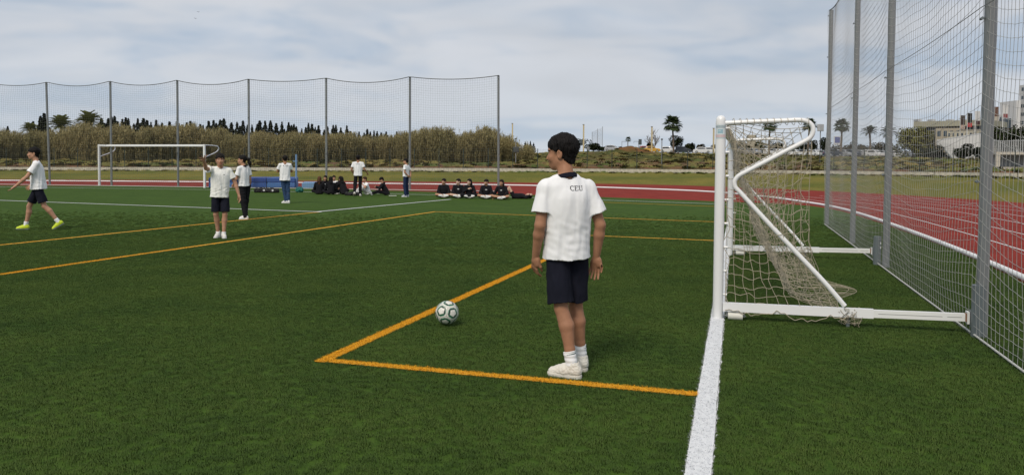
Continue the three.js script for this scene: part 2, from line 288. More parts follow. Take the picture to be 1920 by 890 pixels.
// ---------------------------------------------------------------- ball-stop fences, goals
const galv = phys(0.2, 0.215, 0.22, 0.6, { metalness: 0.2 }), galvDark = phys(0.17, 0.2, 0.21, 0.5, { metalness: 0.4 }), cord = mat(0.5, 0.5, 0.47, 0.85), ropeDark = mat(0.1, 0.105, 0.1, 0.9), steelRope = mat(0.2, 0.2, 0.2, 0.6);
const dirTo = (a, b) => V(0, 0, 0).subVectors(b, a).normalize();
const gableCap = (r) => new THREE.SphereGeometry(r, 12, 6, 0, 6.2832, 0, Math.PI / 2).scale(1, 0.5, 1);
function netFence(name, label, origin, dir, stops, H, o) {        // origin: a ground point; dir: along the fence; stops: post places along it
  const f = thing(name, label, 'net fence', origin), side = V(-dir.z, 0, dir.x), L0 = stops[0], L1 = stops[stops.length - 1];
  const at = (s, h, out = 0) => V(dir.x * s + side.x * out, h, dir.z * s + side.z * out);
  const R = rng(o.seed);
  stops.forEach((s, i) => {
    const lean = (o.lean?.[i] ?? 0) * H;
    const b = new Build().tube([at(s, -0.05), at(s, H * 0.5, 0).add(V(lean * 0.5, 0, 0)), at(s, H).add(V(lean, 0, 0))], o.r, 16, false, true); b.add(gableCap(o.r * 1.04).translate(dir.x * s + lean, H, dir.z * s));
    const p = part('post', b.geo(), galv, f);
    for (const h of o.eyes) { const e = new Build(); e.tube([at(s, h, o.net), at(s, h, o.net * 0.2)], 0.008, 6, false, true); e.tube([at(s - 0.03, h, o.net), at(s + 0.03, h, o.net)], 0.014, 6, false, true); part('rope_hook', e.geo(), galvDark, p); }
    if (o.sleeve?.includes(i)) part('ground_sleeve', new Build().tube([at(s, -0.05, -0.025), at(s, 0.47, -0.025)], 0.062, 18, false, true).geo(), galvDark, f);
  });
  const bay = (s) => { let i = 0; while (i < stops.length - 2 && s > stops[i + 1]) i++; return (s - stops[i]) / (stops[i + 1] - stops[i]); };
  const bayI = (s) => { let i = 0; while (i < stops.length - 2 && s > stops[i + 1]) i++; return i; };
  const depth = stops.map(() => 0.6 + 0.8 * R());
  const sag = (s, h) => { const t = bay(s), k = 4 * t * (1 - t); return -k * o.sag * depth[bayI(s)] * (0.55 + 0.45 * h / H) * sstep(0, 0.7, h); };
  const P = (s, h) => at(s, h + sag(s, h) + 0.02 * noise3(s * 0.6, h * 0.8, o.seed), o.net + 0.04 * noise3(s * 0.35, h * 0.4, o.seed + 3) * sstep(0, 0.6, h));
  const nb = new Build(), c = o.cell, nH = Math.round(H / c);
  for (let j = 0; j <= nH; j++) { const pts = []; for (let s = L0; s <= L1 + 1e-6; s += c * o.step) pts.push(P(s + 0, j * H / nH).add(V(0, (o.jag ?? 0) * (R() - 0.5), 0))); nb.tube(pts, o.strand, 3); }
  for (let s = L0; s <= L1; s += c) { const pts = []; for (let j = 0; j <= nH; j += o.vstep) pts.push(P(s, j * H / nH).add(V(dir.x, 0, dir.z).multiplyScalar((o.jag ?? 0) * (R() - 0.5)))); pts.push(P(s, H)); nb.tube(pts, o.strand, 3); }
  part('net', nb.geo(), o.cord, f);
  const rope = (h, r, name2, m, drop) => { const pts = []; for (let s = L0; s <= L1 + 1e-6; s += 0.25) { const t = bay(s); pts.push(at(s, h + sag(s, h) * drop + 0.006, o.net + 0.004)); } part(name2, new Build().tube(pts, r, 6).geo(), m, f); };
  rope(H, o.rope, 'top_rope', ropeDark, 1); rope(0.02, o.rope * 0.9, 'bottom_rope', cord, 0);
  for (const h of o.cables) rope(h, 0.004, 'support_cable', steelRope, 0.12);
  return f;
}
// right fence, behind the goal
const rf0 = onGround(1841, 632), rf1 = onGround(1551, 421), rfDir = dirTo(rf0, rf1), rfLen = rf0.distanceTo(rf1);
const rfAt = (px, py) => V(0, 0, 0).subVectors(onGround(px, py), rf0).dot(rfDir);
const rfStops = [-4.7, 0, rfAt(1674, 502), rfAt(1597, 456), rfLen];
netFence('ball_stop_fence', 'tall grey post and net fence standing close behind the near goal', rf0, rfDir, rfStops, 5.48, { r: 0.05, cell: 0.109, strand: 0.0021, net: -0.07, sag: 0.3, step: 0.5, vstep: 1, jag: 0.007, seed: 4, rope: 0.011, eyes: [1.4, 2.85, 4.3, 5.35], cables: [2.95], sleeve: [1], cord: mat(0.4, 0.4, 0.38, 0.85) });
// left fence along the far side of the pitch
const lf0 = onGround(934.5, 359), lf1 = onGround(92, 347.2), lfDir = dirTo(lf0, lf1);
const lfStop = (px) => { const d = ray(px, 330), k = (lf0.x * -d.z + lf0.z * d.x), den = (lfDir.x * -d.z + lfDir.z * d.x); return -k / den; };
const lfStops = [934.5, 768, 611.5, 466.5, 333, 208, 92, -16, -120].map(lfStop); lfStops[0] = 0;
netFence('ball_stop_fence', 'long tall net fence across the far side behind the seated pupils', lf0, lfDir, lfStops, 6.15, { r: 0.06, cell: 0.13, strand: 0.0036, net: -0.09, sag: 0.22, step: 1, vstep: 2, jag: 0, seed: 9, rope: 0.02, eyes: [2, 4, 6.0], cables: [], cord: mat(0.12, 0.13, 0.12, 0.9), lean: [-0.006, 0, 0, 0, 0, 0, -0.02, 0, 0] });

// near goal, six metres wide, two high
const enamel = phys(0.74, 0.75, 0.76, 0.32, { clearcoat: 0.4, clearcoatRoughness: 0.25 }), enamelWorn = phys(0.7, 0.71, 0.7, 0.45), rust = mat(0.2, 0.1, 0.05, 0.9), netCord = mat(0.36, 0.32, 0.24, 0.9), rubber = mat(0.6, 0.6, 0.55, 0.6);
{
  const p0 = onGround(1346, 598), GW = 5.75, g = thing('football_goal', 'large white goal with loose beige net in the right foreground', 'goal', p0, 0);
  const at = (s, t, h) => V(U2.x * s + R2.x * t, h, U2.z * s + R2.z * t);
  const roundPost = (s) => {
    const prof2 = [[0.0001, -0.02], [0.049, -0.02], [0.049, 1.945], [0.047, 1.975], [0.042, 2.0], [0.025, 2.016], [0.0001, 2.022]].map(([x, y]) => new THREE.Vector2(x, y));
    const ge = new THREE.LatheGeometry(prof2, 28).translate(...at(s, 0, 0).toArray()); return part('post', ge, enamel, g);
  };
  const nearPost = roundPost(0); roundPost(GW);
  part('crossbar', new Build().tube([at(0, 0, 1.93), at(GW, 0, 1.93)], 0.046, 16).geo(), enamel, g);
  // maker's sticker round the top of the near post
  {
    const cv = document.createElement('canvas'); cv.width = 256; cv.height = 128; const c = cv.getContext('2d'); c.fillStyle = '#c9d2d6'; c.fillRect(0, 0, 256, 128); c.fillStyle = '#7f9199'; c.fillRect(0, 14, 256, 10); c.fillRect(0, 28, 256, 5); c.fillStyle = '#8fb0bd'; c.fillRect(60, 44, 120, 36); c.fillStyle = '#b4c4ca'; c.fillRect(70, 52, 60, 8); c.fillStyle = '#c79a9c'; c.fillRect(0, 92, 256, 6); c.fillRect(0, 102, 256, 8); c.fillStyle = '#9aa4a8'; c.fillRect(0, 116, 256, 4);
    const t = new THREE.CanvasTexture(cv); t.colorSpace = THREE.SRGBColorSpace;
    part('sticker', new THREE.CylinderGeometry(0.0498, 0.0498, 0.145, 24, 1, true, -1.36, 2.2).translate(...at(0, 0, 1.86).toArray()), new THREE.MeshStandardMaterial({ map: t, roughness: 0.4 }), nearPost);
  }
  const frame = [[0.04, 1.945], [0.3, 1.955], [0.6, 1.965], [0.74, 1.968], [0.8, 1.955], [0.845, 1.915], [0.855, 1.86], [0.83, 1.8], [0.78, 1.765], [0.6, 1.665], [0.4, 1.553], [0.25, 1.47], [0.17, 1.42], [0.14, 1.37], [0.145, 1.32], [0.19, 1.27], [0.4, 1.04], [0.7, 0.72], [1.0, 0.4], [1.17, 0.2]];
  for (const s of [0, GW]) {
    const c = new THREE.CatmullRomCurve3(frame.map(([t, h]) => at(s, t, h)), false, 'centripetal');
    part('side_frame', new Build().tube(c.getSpacedPoints(110), 0.0225, 14, false, true).geo(), enamel, g);
    // ground bar: an outer box section and the thinner one sliding out of it to the fence sleeve
    const bar = (t0, t1, h0, h1, hh, w) => { const b = new Build(), q = (t, h, sx, sy) => at(s + sx * w / 2, t, h + sy * hh / 2); const A = [[-1, -1], [1, -1], [1, 1], [-1, 1]].map(([x, y]) => q(t0, h0, x, y)), B = [[-1, -1], [1, -1], [1, 1], [-1, 1]].map(([x, y]) => q(t1, h1, x, y)); for (let k = 0; k < 4; k++) { const n = (k + 1) % 4; b.quad(A[k], A[n], B[n], B[k]); } b.quad(A[3], A[2], A[1], A[0]); b.quad(B[0], B[1], B[2], B[3]); return b.geo(); };
    part('ground_bar', bar(0.05, 1.42, 0.128, 0.143, 0.085, 0.06), enamel, g);
    const slide = part('sliding_bar', bar(1.4, 2.2, 0.143, 0.158, 0.07, 0.048), enamelWorn, g);
    part('slot', bar(1.46, 2.0, 0.146, 0.155, 0.005, 0.05), mat(0.25, 0.25, 0.25, 0.8), slide); part('slot', bar(2.04, 2.16, 0.156, 0.158, 0.005, 0.05), mat(0.25, 0.25, 0.25, 0.8), slide);
    part('end_plate', new Build().add(new THREE.BoxGeometry(0.02, 0.11, 0.08).rotateY(-ALONG).translate(...at(s, 2.21, 0.158).toArray())).geo(), enamelWorn, g); part('rust_weld', bar(2.187, 2.2, 0.158, 0.158, 0.073, 0.052), rust, slide);
    part('bracket', new Build().tube([at(s, 2.24, 0.23), at(s, 2.24, 0.08)], 0.016, 8, false, true).tube([at(s, 2.2, 0.2), at(s, 2.29, 0.2)], 0.012, 8, false, true).tube([at(s, 2.2, 0.1), at(s, 2.29, 0.1)], 0.012, 8, false, true).geo(), galvDark, g);
    // carrying roller
    const rl = part('roller', new Build().tube([at(s, 0.1, 0.043), at(s, 0.24, 0.043)], 0.041, 18, false, true).geo(), rubber, g);
    part('roller_bracket', new Build().tube([at(s, 0.09, 0.035), at(s, 0.09, 0.09)], 0.012, 8, false, true).tube([at(s, 0.25, 0.035), at(s, 0.25, 0.09)], 0.012, 8, false, true).tube([at(s, 0.05, 0.043), at(s, 0.27, 0.043)], 0.007, 8, false, true).geo(), galv, rl);
    part('foot_bolt', new Build().tube([at(s, 1.2, 0.09), at(s, 1.2, 0.0)], 0.02, 8, false, true).geo(), galvDark, g);
    // net clips up the back of the post
    for (let h = 0.25; h < 1.9; h += 0.235) part('net_clip', new Build().tube([at(s, 0.05, h), at(s, 0.085, h)], 0.012, 6, false, true).geo(), enamel, g);
  }
  for (let s = 0.3; s < GW; s += 0.3) part('net_clip', new Build().tube([at(s, 0.045, 1.93), at(s, 0.08, 1.925)], 0.011, 6, false, true).geo(), enamel, g);
  // the net: a curtain hung from the crossbar, held out by the side frames, slack between them
  const polyAt = (pl, w) => { const L = [0]; for (let i = 1; i < pl.length; i++) L.push(L[i - 1] + Math.hypot(pl[i][0] - pl[i - 1][0], pl[i][1] - pl[i - 1][1])); const d = w * L[L.length - 1]; let i = 0; while (i < pl.length - 2 && d > L[i + 1]) i++; const t = (d - L[i]) / (L[i + 1] - L[i]); return [lerp(pl[i][0], pl[i + 1][0], t), lerp(pl[i][1], pl[i + 1][1], t)]; };
  const endProf = [[0.06, 1.92], [0.4, 1.93], [0.8, 1.9], [0.85, 1.75], [0.83, 1.3], [0.84, 0.8], [0.92, 0.42], [1.1, 0.15], [1.26, 0.02]];
  const midProf = [[0.06, 1.92], [0.09, 1.75], [0.16, 1.4], [0.27, 1.05], [0.42, 0.68], [0.6, 0.3], [0.74, 0.08], [0.9, 0.03], [1.22, 0.015]];
  const back = (s, w) => {
    const e = Math.min(s, GW - s), k = Math.exp(-Math.pow(e / 0.55, 1.25)), a = polyAt(endProf, w), b = polyAt(midProf, w);
    const n = noise3(s * 1.4, w * 4, 2) * 0.07 + noise3(s * 4, w * 9, 7) * 0.03, f = Math.sin(Math.PI * clamp(w, 0, 1)) ** 0.5;
    return at(s + 0.05 * noise3(s * 2, w * 6, 31) * f, lerp(b[0] + 0.34 * Math.exp(-(((s - 2.3) / 0.6) ** 2)) * sstep(0.8, 1, w), a[0], k) + n * f, Math.max(0.012, lerp(b[1], a[1], k) + 0.05 * noise3(s * 2.2, w * 5, 12) * f));
  };
  const nb = new Build(), SR = 0.0029, NS = 58, NW = 30;
  for (let i = 0; i <= NS; i++) { const pts = []; for (let j = 0; j <= NW * 2; j++) pts.push(back(i / NS * GW, j / (NW * 2))); nb.tube(pts, SR, 4); }
  for (let j = 0; j <= NW; j++) { const pts = []; for (let i = 0; i <= NS * 2; i++) pts.push(back(i / (NS * 2) * GW, j / NW)); nb.tube(pts, SR, 4); }
  for (const s of [0, GW]) {
    // side panel between the post and the back edge
    const sg = s ? -1 : 1, NH = 18, NT = 10;
    const sp = (a, h) => { const pl = endProf.slice(2); let w = 0, best = 9; for (let q = 0; q <= 60; q++) { const d = Math.abs(polyAt(pl, q / 60)[1] - h); if (d < best) { best = d; w = q / 60; } } const T = polyAt(pl, w)[0]; const n = 0.03 * noise3(a * 5, h * 3, 5 + s) * Math.sin(Math.PI * a); return at(s + sg * (0.02 + 0.06 * noise3(a * 3, h * 2.2, 9 + s) * Math.sin(Math.PI * a)), 0.07 + a * (T - 0.07) + n, h - 0.07 * Math.sin(Math.PI * a) * sstep(0.1, 0.8, h) + 0.03 * noise3(a * 6, h * 5, 3)); };
    for (let j = 0; j <= NH; j++) { const pts = []; for (let i = 0; i <= 27; i++) pts.push(sp(i / 27, 0.16 + j / NH * 1.72)); nb.tube(pts, SR, 4); }
    for (let i = 0; i <= NT; i++) { const pts = []; for (let j = 0; j <= 40; j++) pts.push(sp(i / NT, 0.1 + j / 40 * 1.82)); nb.tube(pts, SR, 4); }
    // lacing round the upper frame and along the ground bar
    for (let k = 0; k < 12; k++) { const t = 0.1 + k * 0.062; const loop = []; for (let a = 0; a <= 12; a++) { const w = a / 12 * 6.283; loop.push(at(s + Math.cos(w) * 0.033, t + 0.03 * Math.sin(w * 0.5), 1.955 + Math.sin(w) * 0.033)); } nb.tube(loop, SR, 4); }
    const rope = []; for (let k = 0; k <= 60; k++) { const t = 0.07 + k / 60 * 1.12; rope.push(at(s - 0.04, t, 0.115 - 0.07 * Math.abs(Math.sin(k / 60 * Math.PI * 2.3)) * (0.4 + k / 70) + 0.02 * noise3(k * 0.2, 1, s))); } nb.tube(rope, 0.0035, 5);
    const hang = []; for (let k = 0; k <= 40; k++) { const q = k / 40; hang.push(at(s - 0.01, 0.07 + 0.05 * noise3(q * 5, 2, s + 1), 1.9 - q * 1.78)); } nb.tube(hang, 0.0035, 5);
    for (let k = 0; k < 26; k++) { const R = rng(500 + k + s * 10), pts = []; let q = V(1.15 + 0.14 * R(), 0.16 - 0.1 * R(), 0); for (let a = 0; a < 5; a++) { pts.push(at(s + (R() - 0.5) * 0.12, q.x + (R() - 0.5) * 0.12, Math.max(0.01, q.y + (R() - 0.5) * 0.12))); } nb.tube(pts, SR, 4); }
  }
  part('net', nb.geo(), netCord, g);
}
// far-frame sleeve stub in the ground for the second bar
{
  const p = onGround(1645, 496); const s = thing('anchor_stub', 'short grey anchor stub in the turf at the far ground bar end', 'anchor post', p);
  part('tube', new Build().tube([V(0, -0.03, 0), V(0, 0.44, 0)], 0.055, 18, false, true).geo(), galvDark, s);
  for (const h of [0.34, 0.27]) part('label_plate', new THREE.BoxGeometry(0.03, 0.03, 0.004).rotateY(-0.35).translate(0.02, h, 0.052), mat(0.7, 0.7, 0.7, 0.5), s);
}
// far goal, full size
{
  const a = onGround(185.5, 348.5), b = onGround(383, 352.3), d = dirTo(a, b), L = a.distanceTo(b), g = thing('football_goal', 'full-size white goal without net in front of the far net fence', 'goal', a), side = V(d.z, 0, -d.x);
  const at = (s, h, o) => V(d.x * s + side.x * o, h, d.z * s + side.z * o);
  for (const s of [0, L]) {
    part('post', new RoundedBoxGeometry(0.12, 2.46, 0.12, 2, 0.03).rotateY(Math.atan2(-d.z, d.x)).translate(...at(s, 1.22, 0).toArray()), enamel, g);
    const w = s ? 1 : 1; const br = [[0, 2.42], [0.9, 2.4], [1.15, 2.36], [1.22, 2.25], [1.1, 2.1], [0.08, 1.75]]; part('net_bracket', new Build().tube(new THREE.CatmullRomCurve3(br.map(([o, h]) => at(s, h, o * w)), false, 'centripetal').getSpacedPoints(40), 0.03, 8, false, true).geo(), enamel, g);
  }
  part('crossbar', new RoundedBoxGeometry(L - 0.12, 0.12, 0.12, 2, 0.03).rotateY(Math.atan2(-d.z, d.x)).translate(...at(L / 2, 2.385, 0).toArray()), enamel, g);
}
// ---------------------------------------------------------------- people: distance fields meshed by surface nets
function surfaceNet(f, lo, hi, cell, colour) {
  const nx = Math.ceil((hi[0] - lo[0]) / cell) + 1, ny = Math.ceil((hi[1] - lo[1]) / cell) + 1, nz = Math.ceil((hi[2] - lo[2]) / cell) + 1, F = new Float32Array(nx * ny * nz), id = new Int32Array(nx * ny * nz).fill(-1);
  const S = 3;                                                    // coarse pass: blocks well away from the surface are filled with one value
  for (let z = 0; z < nz; z += S) for (let y = 0; y < ny; y += S) for (let x = 0; x < nx; x += S) {
    const c = f(lo[0] + (x + 1) * cell, lo[1] + (y + 1) * cell, lo[2] + (z + 1) * cell), far = Math.abs(c) > cell * 6.5;
    for (let k = z; k < Math.min(z + S, nz); k++) for (let j = y; j < Math.min(y + S, ny); j++) for (let i = x; i < Math.min(x + S, nx); i++) F[(k * ny + j) * nx + i] = far ? c : f(lo[0] + i * cell, lo[1] + j * cell, lo[2] + k * cell);
  }
  const p = [], n = [], col = [], idx = [], e = cell * 0.4;
  const X = (i, j, k) => (k * ny + j) * nx + i;
  for (let k = 0; k < nz - 1; k++) for (let j = 0; j < ny - 1; j++) for (let i = 0; i < nx - 1; i++) {
    let m = 0; const v = [];
    for (let c = 0; c < 8; c++) { const q = F[X(i + (c & 1), j + ((c >> 1) & 1), k + (c >> 2))]; v.push(q); if (q < 0) m |= 1 << c; }
    if (m === 0 || m === 255) continue;
    let sx = 0, sy = 0, sz = 0, cnt = 0;
    for (let a = 0; a < 8; a++) for (const b of [a | 1, a | 2, a | 4]) { if (b === a || (v[a] < 0) === (v[b] < 0)) continue; const t = v[a] / (v[a] - v[b]), q = b ^ a; sx += (a & 1) + (q === 1 ? t : 0); sy += ((a >> 1) & 1) + (q === 2 ? t : 0); sz += (a >> 2) + (q === 4 ? t : 0); cnt++; }
    let px = lo[0] + (i + sx / cnt) * cell, py = lo[1] + (j + sy / cnt) * cell, pz = lo[2] + (k + sz / cnt) * cell;
    let gx = f(px + e, py, pz) - f(px - e, py, pz), gy = f(px, py + e, pz) - f(px, py - e, pz), gz = f(px, py, pz + e) - f(px, py, pz - e); const gl = Math.hypot(gx, gy, gz) || 1; gx /= gl; gy /= gl; gz /= gl;
    const d = clamp(f(px, py, pz), -cell * 0.5, cell * 0.5) * 0.8; px -= gx * d; py -= gy * d; pz -= gz * d;
    id[X(i, j, k)] = p.length / 3; p.push(px, py, pz); n.push(gx, gy, gz); if (colour) col.push(...colour(px, py, pz));
  }
  const quad = (a, b, c, d, fl) => { if (a < 0 || b < 0 || c < 0 || d < 0) return; fl ? idx.push(a, b, c, a, c, d) : idx.push(a, c, b, a, d, c); };
  for (let k = 1; k < nz - 1; k++) for (let j = 1; j < ny - 1; j++) for (let i = 1; i < nx - 1; i++) {
    const s = F[X(i, j, k)] < 0;
    if (s !== F[X(i + 1, j, k)] < 0) quad(id[X(i, j - 1, k - 1)], id[X(i, j, k - 1)], id[X(i, j, k)], id[X(i, j - 1, k)], s);
    if (s !== F[X(i, j + 1, k)] < 0) quad(id[X(i - 1, j, k - 1)], id[X(i - 1, j, k)], id[X(i, j, k)], id[X(i, j, k - 1)], s);
    if (s !== F[X(i, j, k + 1)] < 0) quad(id[X(i - 1, j - 1, k)], id[X(i, j - 1, k)], id[X(i, j, k)], id[X(i - 1, j, k)], s);
  }
  const g = new THREE.BufferGeometry(); g.setAttribute('position', new THREE.Float32BufferAttribute(p, 3)); g.setAttribute('normal', new THREE.Float32BufferAttribute(n, 3)); if (colour) g.setAttribute('color', new THREE.Float32BufferAttribute(col, 3)); g.setIndex(idx); return g;
}
const smin = (a, b, k) => { const h = Math.max(k - Math.abs(a - b), 0) / k; return Math.min(a, b) - h * h * k * 0.25; };
const cone = (a, b, ra, rb) => { const ax = a.x, ay = a.y, az = a.z, bx = b.x - ax, by = b.y - ay, bz = b.z - az, bb = bx * bx + by * by + bz * bz || 1e-9, dr = rb - ra; return (x, y, z) => { x -= ax; y -= ay; z -= az; let t = (x * bx + y * by + z * bz) / bb; t = t < 0 ? 0 : t > 1 ? 1 : t; x -= bx * t; y -= by * t; z -= bz * t; return Math.sqrt(x * x + y * y + z * z) - ra - dr * t; }; };
const ball3 = (c, r) => (x, y, z) => Math.hypot(x - c.x, y - c.y, z - c.z) - r;
const ell = (c, r, fr) => (x, y, z) => { const dx = x - c.x, dy = y - c.y, dz = z - c.z, l = (dx * fr.R.x + dy * fr.R.y + dz * fr.R.z), u = (dx * fr.U.x + dy * fr.U.y + dz * fr.U.z), f = (dx * fr.F.x + dy * fr.F.y + dz * fr.F.z); const a = l / r[0], b = u / r[1], d = f / r[2], k0 = Math.sqrt(a * a + b * b + d * d), k1 = Math.hypot(a / r[0], b / r[1], d / r[2]); return k1 < 1e-6 ? -Math.min(...r) : k0 * (k0 - 1) / k1; };
const union = (fs, k) => (x, y, z) => { let d = 1e9; for (let i = 0; i < fs.length; i++) { const q = fs[i](x, y, z); d = k ? smin(d, q, k) : Math.min(d, q); } return d; };
const plane = (p, n) => (x, y, z) => (x - p.x) * n.x + (y - p.y) * n.y + (z - p.z) * n.z;
const frameOf = (yaw, pitch = 0, roll = 0) => { const q = new THREE.Quaternion().setFromEuler(new THREE.Euler(pitch, yaw, roll, 'YXZ')); return { R: V(1, 0, 0).applyQuaternion(q), U: V(0, 1, 0).applyQuaternion(q), F: V(0, 0, 1).applyQuaternion(q) }; };
const inFrame = (o, fr, l, u, f) => V(o.x + fr.R.x * l + fr.U.x * u + fr.F.x * f, o.y + fr.R.y * l + fr.U.y * u + fr.F.y * f, o.z + fr.R.z * l + fr.U.z * u + fr.F.z * f);
function sections(nodes, lat) {                                   // elliptic cross-sections along a spine: nodes [{p, a, b}]
  const n = nodes.length, p0 = nodes[0].p, ax = V(0, 0, 0).subVectors(nodes[n - 1].p, p0).normalize(), K = nodes.map((q, i) => { const s = V(0, 0, 0).subVectors(q.p, p0).dot(ax), l = lat(i).clone(); l.addScaledVector(ax, -l.dot(ax)).normalize(); return [s, q.p.x - ax.x * s, q.p.y - ax.y * s, q.p.z - ax.z * s, q.a, q.b, l.x, l.y, l.z]; });
  const tan = K.map((k, i) => { const a = K[Math.max(i - 1, 0)], b = K[Math.min(i + 1, n - 1)], h = b[0] - a[0] || 1; return k.map((_, c) => (b[c] - a[c]) / h); }), v = new Float64Array(9);
  return (x, y, z) => {
    const s0 = (x - p0.x) * ax.x + (y - p0.y) * ax.y + (z - p0.z) * ax.z, s = clamp(s0, 0, K[n - 1][0]), w = Math.abs(s0 - s); let i = 0; while (i < n - 2 && s > K[i + 1][0]) i++;
    const A = K[i], B = K[i + 1], h = B[0] - A[0], t = (s - A[0]) / h, t2 = t * t, t3 = t2 * t, c0 = 2 * t3 - 3 * t2 + 1, c1 = t3 - 2 * t2 + t, c2 = 3 * t2 - 2 * t3, c3 = t3 - t2;
    for (let c = 1; c < 9; c++) v[c] = c0 * A[c] + c1 * h * tan[i][c] + c2 * B[c] + c3 * h * tan[i + 1][c];
    const qx = x - v[1] - ax.x * s0, qy = y - v[2] - ax.y * s0, qz = z - v[3] - ax.z * s0, l = (qx * v[6] + qy * v[7] + qz * v[8]) / Math.hypot(v[6], v[7], v[8]), rp = Math.sqrt(qx * qx + qy * qy + qz * qz), f = Math.sqrt(Math.max(rp * rp - l * l, 0)), k = Math.pow(Math.pow(Math.abs(l) / v[4], 2.3) + Math.pow(f / v[5], 2.3), 1 / 2.3);
    const d2 = k < 1e-3 ? -Math.min(v[4], v[5]) : rp - rp / k; return w === 0 ? d2 : d2 < 0 ? w : Math.hypot(d2, w);
  };
}
const skinMat = phys(1, 1, 1, 0.55, { vertexColors: true, specularIntensity: 0.4 });
const clothMats = {};
const cloth = (rgb, sheen = 0.1) => (clothMats[rgb.join()] ||= phys(...rgb, 0.92, { sheen, sheenRoughness: 0.6, specularIntensity: 0.25 }));
const hairMat = {}; const hairOf = (c) => (hairMat[c.join()] ||= phys(...c, 0.6, { specularIntensity: 0.25 }));
const WHITE = [0.76, 0.77, 0.79], BLACK = [0.012, 0.012, 0.015], NAVY = [0.011, 0.012, 0.021], JEANS = [0.03, 0.06, 0.125], BLUE = [0.018, 0.03, 0.075];
const font = await new FontLoader().loadAsync('fonts/droid/droid_serif_regular.typeface.json');
const fontBold = await new FontLoader().loadAsync('fonts/droid/droid_serif_bold.typeface.json');

// default standing joints for a 1.72 m figure facing +z, left is +x
function standing(sw = 1) {
  return { pelvis: V(0, 0.93, 0), waist: V(0, 1.08, 0.005), chest: V(0, 1.28, 0), neck: V(0, 1.435, -0.02), head: V(0, 1.605, 0.02), headYaw: 0, headPitch: 0, headRoll: 0,
    lsh: V(0.172 * sw, 1.385, -0.015), rsh: V(-0.172 * sw, 1.385, -0.015), lel: V(0.225, 1.105, -0.03), rel: V(-0.225, 1.105, -0.03), lwr: V(0.24, 0.87, 0.03), rwr: V(-0.24, 0.87, 0.03),
    lhip: V(0.088, 0.9, 0), rhip: V(-0.088, 0.9, 0), lkn: V(0.095, 0.49, 0.02), rkn: V(-0.095, 0.49, 0.02), lfo: { p: V(0.1, 0, -0.02), yaw: 0.15, pitch: 0 }, rfo: { p: V(-0.1, 0, -0.02), yaw: -0.15, pitch: 0 }, lcurl: 0.5, rcurl: 0.5 };
}
// seated on the ground with crossed legs
function crossLegged(lean = 0.08) {
  return { pelvis: V(0, 0.1, 0), waist: V(0, 0.25, lean * 0.3), chest: V(0, 0.42, lean * 0.8), neck: V(0, 0.565, lean), head: V(0, 0.725, lean + 0.045), headYaw: 0, headPitch: 0.05, headRoll: 0,
    lsh: V(0.165, 0.51, lean), rsh: V(-0.165, 0.51, lean), lel: V(0.25, 0.28, lean + 0.06), rel: V(-0.25, 0.28, lean + 0.06), lwr: V(0.14, 0.17, 0.26), rwr: V(-0.14, 0.17, 0.26),
    lhip: V(0.095, 0.1, 0.02), rhip: V(-0.095, 0.1, 0.02), lkn: V(0.33, 0.16, 0.27), rkn: V(-0.33, 0.16, 0.27), lfo: { p: V(-0.08, 0.03, 0.35), yaw: -1.2, pitch: -0.3 }, rfo: { p: V(0.08, 0.03, 0.38), yaw: 1.2, pitch: -0.3 }, lcurl: 0.8, rcurl: 0.8 };
}
// seated with both knees drawn up or legs stretched out (stretch 0..1)
function legsOut(stretch = 0, lean = 0.15) {
  const j = crossLegged(lean); j.lkn = V(0.12, lerp(0.43, 0.12, stretch), lerp(0.3, 0.42, stretch)); j.rkn = V(-0.12, lerp(0.43, 0.12, stretch), lerp(0.3, 0.42, stretch));
  j.lfo = { p: V(0.12, 0.0, lerp(0.5, 0.82, stretch)), yaw: 0.1, pitch: stretch > 0.5 ? -1 : 0 }; j.rfo = { p: V(-0.12, 0.0, lerp(0.5, 0.82, stretch)), yaw: -0.1, pitch: stretch > 0.5 ? -1 : 0 };
  j.lel = V(0.23, 0.34, lean + 0.14); j.rel = V(-0.23, 0.34, lean + 0.14); j.lwr = V(0.08, 0.4, lean + 0.3); j.rwr = V(-0.08, 0.4, lean + 0.3); return j;
}
function scaled(j, s) { const o = {}; for (const k in j) { const v = j[k]; o[k] = v?.isVector3 ? v.clone().multiplyScalar(s) : v?.p ? { ...v, p: v.p.clone().multiplyScalar(s) } : v; } return o; }
const mix3 = (a, b, t) => V(0, 0, 0).lerpVectors(a, b, t);

